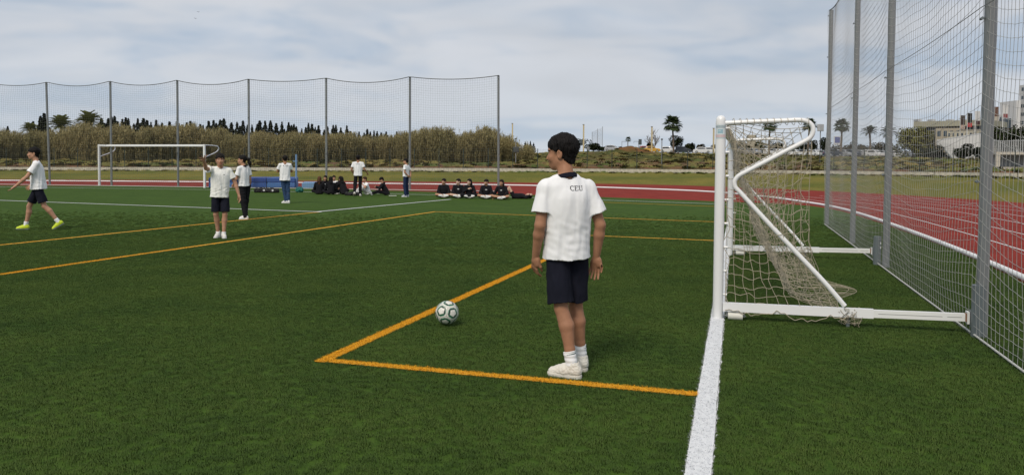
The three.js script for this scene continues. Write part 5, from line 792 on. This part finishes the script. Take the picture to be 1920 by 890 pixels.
[[1872, 238, 34], [1893, 234, 30], [1912, 236, 34], [1940, 236, 40]].forEach(([px, ty, w], i) => roundTree('hedge_tree', `green tree, ${ordinal(i + 1)} from the left above the pale palings at the right edge`, px, ty, w, 118, midLeaf, 170 + i, { low: 0.1, n: 2400, leaf: 0.12 }));
// bare tree
{
  const p = ground(1224, 205), t = thing('bare_tree', 'leafless tree behind the third pale pole in the car park', 'tree', p), r = rng(9), tr = new Build(), br = new Build();
  const grow = (a, d, L, w, lv, B) => { const pts = [a]; let q = a.clone(), dd = d.clone(); for (let i = 0; i < 3; i++) { dd.add(V((r() - 0.5) * 0.3, 0.08, (r() - 0.5) * 0.3)).normalize(); q = q.clone().addScaledVector(dd, L / 3); pts.push(q); } B.tube(pts, (k) => w * (1 - 0.45 * k), 4); if (lv < 4) for (let k = 0; k < (lv ? 3 : 5); k++) { const s = pts[1 + Math.floor(r() * 3)]; grow(s, dd.clone().add(V((r() - 0.5) * 1.7, (r() - 0.2) * 0.6, (r() - 0.5) * 1.7)).normalize(), L * 0.72, w * 0.62, lv + 1, br); } };
  grow(V(0, -0.2, 0), V(0, 1, 0), 2.7, 0.2, 0, tr); part('trunk', tr.geo(), barkGrey, t); part('crown', br.geo(), barkGrey, t);
}
// palms: each frond its own part
function frondGeo(fan, seed) {
  const r = rng(seed), B = new Build();
  if (fan) { B.tube([V(0, 0, 0), V(0.45, 0.12, 0), V(0.85, 0.08, 0)], 0.022, 3); for (let k = 0; k < 17; k++) { const a = lerp(-1.75, 1.75, k / 16), L = (0.75 + 0.2 * Math.cos(a)) * (0.9 + 0.2 * r()), d = V(Math.cos(a), 0.1, Math.sin(a)), s = V(-d.z * 0.085, 0, d.x * 0.085), c = V(0.85, 0.08, 0), m = c.clone().addScaledVector(d, L * 0.6), e = c.clone().addScaledVector(d, L).add(V(0, -0.22 - 0.15 * r(), 0)); B.tri(c, m.clone().add(s), m.clone().sub(s)); B.tri(m.clone().sub(s), m.clone().add(s), e); } }
  else { const at = (t) => V(2.6 * t - 0.3 * t * t, 1.5 * t - 1.7 * t * t, 0); const sp = []; for (let k = 0; k <= 8; k++) sp.push(at(k / 8)); B.tube(sp, 0.025, 3); for (let k = 1; k < 26; k++) { const t = k / 26, p = at(t), L = 0.62 * Math.sin(Math.PI * (0.12 + 0.8 * t)); for (const s of [-1, 1]) { const e = p.clone().add(V(L * 0.5, L * (0.25 - 0.3 * r()), s * L)); B.tri(p, p.clone().add(V(0.17, 0, 0)), e); } } }
  return B.geo();
}
const fanFrond = frondGeo(true, 3), featherFrond = frondGeo(false, 4), palmLeaf = leafMat(0.035, 0.052, 0.02), palmLeaf2 = leafMat(0.17, 0.18, 0.05), deadLeaf = mat(0.2, 0.15, 0.085, 0.95), palmTrunk = mat(0.13, 0.1, 0.075, 0.95);
function palm(label, px, topPx, basePx, depth, spanPx, fan, seed, o = {}) {
  const p = ground(px, depth), W = spanPx * depth / FOCAL / 2, H = EYE + (horizonAt(px) - topPx) * depth / FOCAL - p.y - W * 0.55, t = thing('palm_tree', label, 'palm', p, 0), r = rng(seed), R0 = o.r ?? 0.2;
  const pts = []; for (let k = 0; k <= 8; k++) pts.push(V(0.12 * Math.sin(k * 0.5 + seed), lerp(-0.3, H, k / 8), 0)); part('trunk', new Build().tube(pts, (k) => R0 * (1.25 - 0.4 * k) + (k > 0.85 ? 0.05 : 0), 10).geo(), palmTrunk, t);
  const n = o.n ?? 30; for (let k = 0; k < n; k++) { const f = part('frond', fan ? fanFrond : featherFrond, k > n - 3 && o.dead ? deadLeaf : o.m ?? palmLeaf, t), el = fan ? lerp(1.35, -0.75, Math.pow(k / n, 0.9)) : lerp(1.25, -0.35, k / n); f.position.set(pts[8].x, H, 0); f.rotation.set(0, k * 2.399 + r() * 0.4, el, 'YZX'); const s = W / (fan ? 1.75 : 2.3) * (0.85 + 0.25 * r()); f.scale.setScalar(s); }
  return t;
}
palm('tall single palm rising above the parked cars left of the near goal', 1262, 223, 288, 185, 41, true, 1); palm('small slim palm between the frames on the bank', 1178, 258, 284, 190, 14, true, 2, { n: 18, r: 0.1 });
palm('palm seen through the goal\'s top net', 1443, 227, 288, 185, 33, true, 3); palm('palm behind the curved end of the goal frame', 1516, 227, 288, 180, 32, true, 4); palm('leafy palm between the first two posts of the net fence', 1577, 228, 290, 175, 33, true, 5, { n: 38 }); palm('palm left of the third post of the net fence', 1631, 241, 290, 178, 32, false, 6, { n: 34 }); palm('palm touching the third post of the net fence', 1667, 243, 292, 176, 34, false, 7, { n: 34 });
palm('squat yellow-green palm left of the second fence post above the reeds', 56, 236, 260, 190, 34, false, 8, { n: 56, m: palmLeaf2 }); palm('broad yellow-green palm above the reeds right of the second fence post', 113, 226, 260, 190, 50, false, 9, { n: 64, m: palmLeaf2 }); palm('broad yellow-green palm above the reeds above the far goal', 165, 219, 260, 185, 54, false, 10, { n: 64, m: palmLeaf2 });
// pale poles in the car park
const cream = mat(0.5, 0.42, 0.25, 0.8), darkMetal = mat(0.05, 0.055, 0.055, 0.6), greyMetal = mat(0.22, 0.23, 0.24, 0.6);
[[960.5, 232, 284, 'leftmost, beside the end post of the net fence'], [1094, 234, 285, 'right of the foreground boy\'s head'], [1222, 238, 288, 'in front of the bare tree'], [1338, 241, 290, 'close to the near goal post']].forEach(([px, ty, by, w]) => {
  const p = ground(px, 176), H = EYE + (horizonAt(px) - ty) * 176 / FOCAL - p.y, t = thing('light_pole', `tall cream pole on the bank, ${w}`, 'pole', p, 0, 'cream poles in the car park'); part('pole', new THREE.BoxGeometry(0.3, H, 0.3).translate(0, H / 2, 0), cream, t); part('cap', new THREE.BoxGeometry(0.4, 0.14, 0.4).translate(-0.05, H + 0.07, 0), greyMetal, t);
});
function pole(name, label, cat, px, depth, topPx, r, m, extra) { const p = ground(px, depth), H = EYE + (horizonAt(px) - topPx) * depth / FOCAL - p.y, t = thing(name, label, cat, p); part('post', new Build().tube([V(0, -0.1, 0), V(0, H, 0)], r, 8, false, true).geo(), m, t); extra?.(t, H); return t; }
pole('lamp_post', 'thin dark lamp post with a dark box on the fence beside the net end post', 'lamp', 967, 88, 260, 0.045, greyMetal, (t, H) => { part('lamp_head', new THREE.BoxGeometry(0.22, 0.12, 0.16).translate(0, H, 0), darkMetal, t); part('control_box', new RoundedBoxGeometry(0.7, 0.6, 0.3, 2, 0.04).translate(0, 1.55, 0), darkMetal, t); });
pole('lamp_post', 'thin dark post on the bank below the bare tree', 'lamp', 1241, 88, 261, 0.05, greyMetal, (t, H) => part('lamp_head', new THREE.BoxGeometry(0.2, 0.14, 0.16).translate(0, H, 0), darkMetal, t));
pole('sign_pole', 'dark pole carrying a pale box sign left of the net fence', 'sign', 1538, 92, 262, 0.055, darkMetal, (t, H) => part('cross_arm', new THREE.BoxGeometry(0.5, 0.04, 0.04).translate(0, H * 0.93, 0), darkMetal, t));
pole('totem_sign', 'grey box sign on a slim pole above the trees left of the net fence', 'sign', 1538, 190, 244, 0.12, greyMetal, (t, H) => { const b = part('sign_box', new RoundedBoxGeometry(1.6, 1.7, 0.7, 2, 0.06).rotateY(0.5).translate(0, H + 0.6, 0), mat(0.42, 0.43, 0.44, 0.6), t); });
pole('street_sign', 'small dark square sign on a post left of the bare tree', 'sign', 1200, 185, 262, 0.06, greyMetal, (t, H) => { part('sign_plate', new THREE.BoxGeometry(0.75, 1.3, 0.08).translate(0, H - 0.5, 0.08), mat(0.06, 0.075, 0.085, 0.6), t); });
for (const [px, w, l] of [[1166, 1.4, 'pale tubular frame on the bank left of the small palm'], [1197, -1.1, 'pale tubular frame on the bank beside the dark square sign']]) pole('tube_frame', l, 'frame', px, 186, 265, 0.05, greyMetal, (t, H) => { part('arm', new Build().tube([V(0, H, 0), V(w, H, 0)], 0.05, 6, false, true).geo(), greyMetal, t); part('brace', new Build().tube([V(w, H, 0), V(w, H - 0.4, 0)], 0.04, 6, false, true).geo(), greyMetal, t); });
{ const p = ground(1098, 172), t = new THREE.Mesh(new RoundedBoxGeometry(0.55, 1.1, 0.4, 2, 0.03).translate(0, 0.5, 0), greyMetal); t.name = 'utility_cabinet'; t.position.copy(ground(1103, 172)); scene.add(t); tag(t, 'small grey utility cabinet on the bank beside the second pale pole', 'cabinet'); }
{ // practice net on slim poles behind the trees
  const t = thing('practice_net', 'grey practice net on slim poles above the dark trees behind the boy\'s head', 'net', ground(1120, 250)), a = V(-1.7, 0, 0), H = [6.2, 7.2, 7.9]; [-1.7, 0, 1.6].forEach((x, i) => part('post', new Build().tube([V(x, -0.2, 0), V(x, H[i], 0)], 0.07, 6, false, true).geo(), greyMetal, t));
  const nb = new Build(); for (let k = 0; k <= 20; k++) { const x = lerp(-1.7, 1.6, k / 20), h = lerp(6.1, 7.6, k / 20); nb.tube([V(x, 2, 0), V(x, h, 0)], 0.012, 3); } for (let k = 0; k <= 26; k++) nb.tube([V(-1.7, lerp(2, 6.1, k / 26), 0), V(1.6, lerp(2, 7.6, k / 26), 0)], 0.012, 3); part('net', nb.geo(), greyMetal, t);
}
// billboard
pole('billboard', 'small blue and white billboard behind the net fence under the leafy palm', 'sign', 1570, 215, 268, 0.1, greyMetal, (t, H) => { part('panel', new THREE.BoxGeometry(1.9, 2.4, 0.1).translate(0, H + 0.7, 0), mat(0.55, 0.56, 0.58, 0.7), t); part('poster', new THREE.BoxGeometry(1.4, 1.6, 0.02).translate(0, H + 0.85, 0.062), mat(0.1, 0.12, 0.3, 0.7), t); });
{ const p = ground(1409, 262), t = thing('roof_block', 'pale beige block above the trees seen through the goal net', 'building', p); part('wall', new RoundedBoxGeometry(2.4, 6.6, 2.4, 1, 0.03).translate(0, 3.1, 0), mat(0.42, 0.38, 0.3, 0.9), t); part('side_louvre', new THREE.BoxGeometry(0.4, 1.2, 2.3).translate(1.1, 5.5, 0.1), darkMetal, t); }

// cars
function carGeos(L, H, W, hatch) {
  const half = (pts, w) => { const s = new THREE.Shape(pts.map(([x, y]) => new THREE.Vector2(x * L, y * H))), g = new THREE.ExtrudeGeometry(s, { depth: w - 0.16, bevelEnabled: true, bevelThickness: 0.08, bevelSize: 0.06, bevelSegments: 2 }); g.translate(0, 0, -(w - 0.16) / 2); return g; };
  const body = half([[-0.5, 0.16], [-0.5, 0.42], [-0.47, 0.56], [-0.3, 0.62], [0.2, 0.63], [0.42, 0.56], [0.49, 0.46], [0.5, 0.2], [0.45, 0.14], [-0.45, 0.14]], W), cabin = half(hatch ? [[-0.46, 0.6], [-0.4, 0.9], [-0.3, 0.97], [0.02, 0.97], [0.12, 0.9], [0.27, 0.62]] : [[-0.36, 0.6], [-0.24, 0.9], [-0.15, 0.96], [0.02, 0.96], [0.1, 0.9], [0.25, 0.62]], W * 0.84);
  const win = new Build(); return { body, cabin };
}
const glassDark = phys(0.03, 0.035, 0.04, 0.12), tyre = mat(0.02, 0.02, 0.02, 0.9), rim = mat(0.35, 0.36, 0.37, 0.4), lampW = phys(0.6, 0.6, 0.6, 0.2), lampR = phys(0.35, 0.02, 0.02, 0.3);
const carPaint = { white: phys(0.68, 0.69, 0.7, 0.35, { clearcoat: 0.6 }), silver: phys(0.4, 0.41, 0.43, 0.35, { clearcoat: 0.6, metalness: 0.3 }), black: phys(0.02, 0.025, 0.032, 0.3, { clearcoat: 0.7 }), yellow: phys(0.6, 0.33, 0.04, 0.4, { clearcoat: 0.5 }), grey: phys(0.14, 0.15, 0.16, 0.35, { clearcoat: 0.6 }), red: phys(0.35, 0.05, 0.04, 0.4, { clearcoat: 0.5 }), navy: phys(0.03, 0.045, 0.08, 0.3, { clearcoat: 0.6 }) };
const carG = [carGeos(4.3, 1.5, 1.75, false), carGeos(3.9, 1.55, 1.7, true)], wheelG = new THREE.CylinderGeometry(0.31, 0.31, 0.2, 18).rotateX(Math.PI / 2), rimG = new THREE.CylinderGeometry(0.2, 0.2, 0.22, 14).rotateX(Math.PI / 2), lampG = new RoundedBoxGeometry(0.08, 0.14, 0.32, 1, 0.03);
const sideG = [new THREE.Shape([[-1.35, 0.96], [-0.95, 1.33], [0.02, 1.35], [0.4, 1.28], [0.86, 0.98]].map(([a, b]) => new THREE.Vector2(a, b))), new THREE.Shape([[-1.5, 0.98], [-1.25, 1.38], [0.05, 1.42], [0.4, 1.34], [0.86, 1.0]].map(([a, b]) => new THREE.Vector2(a, b)))].map((s) => new THREE.ExtrudeGeometry(s, { depth: 0.02, bevelEnabled: false }));
const screenG = new RoundedBoxGeometry(0.05, 0.5, 1.2, 1, 0.02);
function car(label, px, depth, turn, paint, type = 0) {
  const p = ground(px, depth), t = thing('parked_car', label, 'car', [p.x, p.y, p.z], turn, 'cars parked beyond the bank'), g = carG[type], L = type ? 3.9 : 4.3, W = type ? 1.7 : 1.75, H = type ? 1.55 : 1.5, m = carPaint[paint];
  part('body', g.body, m, t); part('cabin', g.cabin, m, t);
  for (const s of [-1, 1]) { const w = part('side_window', sideG[type], glassDark, t); w.position.z = s * (W * 0.42 + 0.004) - 0.01; for (const x of [-0.31, 0.31]) { const wh = part('wheel', wheelG, tyre, t); wh.position.set(x * L, 0.31, s * (W / 2 - 0.1)); part('rim', rimG, rim, wh); } const a = part('headlight', lampG, lampW, t); a.position.set(L * 0.485, H * 0.45, s * W * 0.34); const b = part('tail_light', lampG, lampR, t); b.position.set(-L * 0.5, H * 0.48, s * W * 0.36); }
  const fs = part('windscreen', screenG, glassDark, t); fs.position.set(L * (type ? 0.205 : 0.185), H * 0.785, 0); fs.rotation.z = type ? 1.05 : 0.98; const rs = part('rear_window', screenG, glassDark, t); rs.position.set(-L * (type ? 0.445 : 0.315), H * 0.78, 0); rs.rotation.z = type ? -0.3 : -0.75;
  return t;
}
car('silver car parked alone on the bank right of the practice net', 1149, 196, -0.35, 'silver', 1); car('grey car half hidden behind the small palm', 1183, 205, 0.2, 'grey', 0); car('orange-yellow car beneath the bare tree', 1221, 196, 0.05, 'yellow', 0); car('red car half hidden behind the yellow car', 1211, 203, 0.1, 'red', 1); car('white car behind the trunk of the tallest palm', 1254, 200, -0.7, 'white', 1); car('black car just right of the tallest palm', 1281, 190, -0.25, 'black', 1); car('white saloon left of the rightmost cream pole', 1317, 188, -0.2, 'white', 0); car('white car beside the rightmost cream pole', 1334, 194, -0.3, 'white', 1);
{
  const R = rng(55), kinds = ['silver', 'white', 'grey', 'black', 'silver', 'navy', 'white', 'grey']; let n = 0; const spots = []; for (let px = 1383; px < 1556; px += 9.5 + R() * 7) spots.push([px, 205 + R() * 10]); for (let px = 1562; px < 1724; px += 10 + R() * 8) spots.push([px, 172 + R() * 12]);
  for (const [px, d] of spots) { n++; const k = kinds[Math.floor(R() * 8)], where = px < 1500 ? 'seen through the goal net' : px < 1556 ? 'between goal and net fence' : 'seen through the net fence'; car(`${k} parked car ${where}, ${ordinal(n)} from the left of that row`, px, d, [-1.2, -0.9, 1.1, -1.4, 0.3][Math.floor(R() * 5)], k, R() < 0.6 ? 1 : 0); }
}
// school buildings on the right
const tan = mat(0.33, 0.29, 0.22, 0.9), tan2 = mat(0.24, 0.22, 0.18, 0.9), whitewash = mat(0.6, 0.6, 0.6, 0.9), creamW = mat(0.44, 0.41, 0.33, 0.9), greyW = mat(0.4, 0.41, 0.42, 0.9), roofM = mat(0.3, 0.29, 0.22, 0.9), glassB = phys(0.05, 0.07, 0.09, 0.12);
function hq(px, py, d) { return atDepth(px, py, d); }
function slab(parent, name, m, px0, py0, px1, py1, d0, d1, thick, origin) {   // upright block whose face runs from (px0, d0) to (px1, d1), between two heights
  const a = hq(px0, py1, d0), b = hq(px1, py1, d1), top = hq((px0 + px1) / 2, py0, (d0 + d1) / 2).y, bot = Math.min(a.y, b.y), len = Math.hypot(b.x - a.x, b.z - a.z), g = new THREE.BoxGeometry(len, top - bot, thick).translate(0, 0, -thick / 2), o = part(name, g, m, parent);
  o.position.set((a.x + b.x) / 2 - origin.x, (top + bot) / 2 - origin.y, (a.z + b.z) / 2 - origin.z); o.rotation.y = -Math.atan2(b.z - a.z, b.x - a.x); o.userData.size = [len, top - bot]; return o;
}
function windows(parentWall, n, rows, wf, hf, y0, m, frameM) { const [L, H] = parentWall.userData.size; delete parentWall.userData.size; for (let r = 0; r < rows; r++) for (let k = 0; k < n; k++) { const w = L / n * wf, h = H / rows * hf, x = -L / 2 + (k + 0.5) * L / n, y = -H / 2 + (r + y0) * H / rows; const f = part('window', new THREE.BoxGeometry(w, h, 0.12).translate(x, y, 0.0), m, parentWall); } }
{
  const o = ground(1780, 185), b = thing('school_building', 'tan flat-roofed school building on the right behind the net fence', 'building', o);
  const lower = slab(b, 'wall', tan2, 1742, 243, 1852, 300, 176, 168, 10, o); windows(lower, 14, 3, 0.55, 0.5, 0.55, glassB);
  const upper = slab(b, 'upper_storey', mat(0.2, 0.21, 0.22, 0.8), 1722, 234, 1850, 262, 186, 176, 9, o); windows(upper, 20, 1, 0.82, 0.55, 0.55, glassB);
  const roof = slab(b, 'roof', roofM, 1714, 226, 1856, 234.5, 183, 172, 15, o); delete roof.userData.size;
  for (const px of [1722, 1748, 1783, 1812]) { const u = slab(b, 'roof_unit', greyW, px, 223.5, px + 7, 227, 187, 187, 2, o); delete u.userData.size; }
  const mid = slab(b, 'projecting_wing', tan, 1755, 240, 1802, 285, 165, 163, 8, o); windows(mid, 4, 2, 0.5, 0.45, 0.55, glassB);
  const cr = slab(b, 'cream_wing', creamW, 1776, 246, 1850, 290, 158, 152, 6, o); windows(cr, 9, 3, 0.35, 0.4, 0.6, glassB);
}
{ // white ramp wall with a rising top and a raked corner
  const o = ground(1795, 138), t = thing('ramp_wall', 'white rendered ramp wall with slanting top below the school building', 'wall', o), a = hq(1759, 264, 140), b = hq(1850, 250, 134), c = hq(1850, 285, 134), d = hq(1793, 303, 138), e = hq(1784, 285, 139), f = hq(1760, 272, 140), nrm = V(0, 0, -0.5);
  const loop = [a, b, c, d, e, f].map((p) => p.clone().sub(o)), B = new Build(), n = loop.length; for (let k = 1; k < n - 1; k++) { B.tri(loop[0], loop[k + 1], loop[k]); B.tri(loop[0].clone().add(nrm), loop[k].clone().add(nrm), loop[k + 1].clone().add(nrm)); } for (let k = 0; k < n; k++) { const p = loop[k], q = loop[(k + 1) % n]; B.quad(p, q, q.clone().add(nrm), p.clone().add(nrm)); }
  part('wall', B.geo(), whitewash, t); part('coping', new Build().tube([loop[0].clone().add(V(0, 0.06, -0.2)), loop[1].clone().add(V(0, 0.06, -0.2))], 0.14, 4).geo(), greyW, t);
}
for (const [px, ty, by, cols, l] of [[1806, 216, 252, [0.05, 0.035, 0.03, 0.4, 0.3, 0.25], 'leftmost of three banners in front of the school'], [1819, 212, 252, [0.015, 0.015, 0.015, 0.4, 0.05, 0.05], 'middle of three banners, black with a red foot'], [1834, 208, 250, [0.5, 0.5, 0.5, 0.06, 0.03, 0.03], 'rightmost of three banners before the near fence post'], [1869, 200, 240, [0.12, 0.06, 0.04, 0.4, 0.36, 0.3], 'brown banner just right of the near fence post'], [1886, 195, 238, [0.55, 0.54, 0.53, 0.22, 0.06, 0.06], 'pale and red banner second right of the near fence post']]) {
  const d = 150, p = hq(px, by, d); p.y = terrain(p.x, p.z); const top = hq(px, ty, d).y - p.y, low = hq(px, ty + 26, d).y - p.y, t = thing('banner', `tall vertical pole banner, ${l}`, 'banner', p); part('pole', new Build().tube([V(-0.5, -0.1, 0), V(-0.5, top, 0)], 0.08, 8, false, true).geo(), whitewash, t);
  const h = top - low; [[0, 0.3, cols.slice(3)], [0.3, 0.75, cols.slice(0, 3)], [0.75, 1, px === 1886 || px === 1834 ? cols.slice(0, 3).map((v, i) => 0.5) : cols.slice(0, 3)]].forEach(([a, b2, c]) => part('cloth', new THREE.BoxGeometry(0.85, h * (b2 - a) - 0.01, 0.03).translate(0, low + h * (a + b2) / 2, 0), mat(...c, 0.85), t));
}
{ const o = ground(1916, 210), t = thing('tower', 'pale tall tower block at the right edge behind the net', 'building', o), w = slab(t, 'wall', greyW, 1909, 158, 1950, 300, 205, 200, 9, o), w2 = slab(t, 'stair_wing', whitewash, 1904, 188, 1912, 300, 204, 204, 7, o); delete w2.userData.size; windows(w, 3, 9, 0.4, 0.4, 0.5, glassB); }
{ const o = ground(1875, 215), t = thing('grey_block', 'low grey block behind the banners left of the tower', 'building', o), w = slab(t, 'wall', greyW, 1842, 214, 1902, 300, 212, 208, 8, o); windows(w, 8, 5, 0.5, 0.4, 0.5, glassB); const v = slab(t, 'roof_unit', glassB, 1888, 222, 1903, 240, 206, 206, 3, o); delete v.userData.size; }
{ // pale palings at the right edge
  const a = ground(1852, 100), b = ground(1990, 92), t = thing('paling_fence', 'pale vertical paling fence below the trees at the right edge', 'fence', a), L = a.distanceTo(b), d = dirTo(a, b), H = 3.0, n = Math.round(L / 0.28), pg = new THREE.BoxGeometry(0.14, H, 0.05).translate(0, H / 2, 0), pm = mat(0.36, 0.37, 0.38, 0.7);
  for (let k = 0; k <= n; k++) { const o = part('paling', pg, pm, t); const q = d.clone().multiplyScalar(k * L / n); o.position.set(q.x, terrain(a.x + q.x, a.z + q.z) - a.y - 0.1, q.z); } part('rail', new Build().tube([V(0, 0.5, -0.06), d.clone().multiplyScalar(L).setY(b.y - a.y + 0.5).add(V(0, 0, -0.06))], 0.04, 4).geo(), pm, t); part('rail', new Build().tube([V(0, 2.6, -0.06), d.clone().multiplyScalar(L).setY(b.y - a.y + 2.6).add(V(0, 0, -0.06))], 0.04, 4).geo(), pm, t);
}
{ // open concrete shelter behind the wall, right edge
  const p = hq(1868, 333, 66); p.y = terrain(p.x, p.z - 0.5); const t = thing('concrete_shelter', 'low pale concrete shelter with dark opening at the right edge', 'shelter', p, -0.35), m = mat(0.45, 0.42, 0.36, 0.9), W = 6, H = 1.35;
  part('roof', new THREE.BoxGeometry(W, 0.22, 2).translate(W / 2, H, -1), m, t); part('pillar', new THREE.BoxGeometry(0.3, H - 0.11, 0.3).translate(0.15, (H - 0.11) / 2, -0.15), m, t); part('pillar', new THREE.BoxGeometry(0.3, H - 0.11, 0.3).translate(W - 0.15, (H - 0.11) / 2, -0.15), m, t); part('back_wall', new THREE.BoxGeometry(W, H - 0.12, 0.15).translate(W / 2, (H - 0.12) / 2, -1.9), greyW, t); part('front_step', new THREE.BoxGeometry(W, 0.2, 0.3).translate(W / 2, 0.1, 0.2), m, t);
}
// two birds high over the pitch
for (const [px, py, l] of [[371, 22.5, 'tiny dark bird in the sky, upper of two'], [365.5, 34.5, 'tiny dark bird in the sky, lower of two']]) {
  const t = thing('bird', l, 'bird', hq(px, py, 110), 0.6), m = mat(0.02, 0.02, 0.022, 0.9); t.scale.setScalar(0.62); part('body', new THREE.SphereGeometry(0.06, 10, 8).scale(1, 0.9, 2.6), m, t); for (const s of [-1, 1]) part('wing', new Build().tri(V(0, 0.02, -0.09), V(0, 0.02, 0.1), V(s * 0.17, 0.1, 0.04)).tri(V(s * 0.17, 0.1, 0.04), V(s * 0.1, 0.06, -0.06), V(s * 0.34, 0.03, -0.08)).tri(V(0, 0.02, -0.09), V(s * 0.17, 0.1, 0.04), V(s * 0.1, 0.06, -0.06)).geo(), m, t);
}
scene.traverse((o) => { if (o.isMesh) { o.castShadow = true; o.receiveShadow = true; } });
renderer.render(scene, camera);
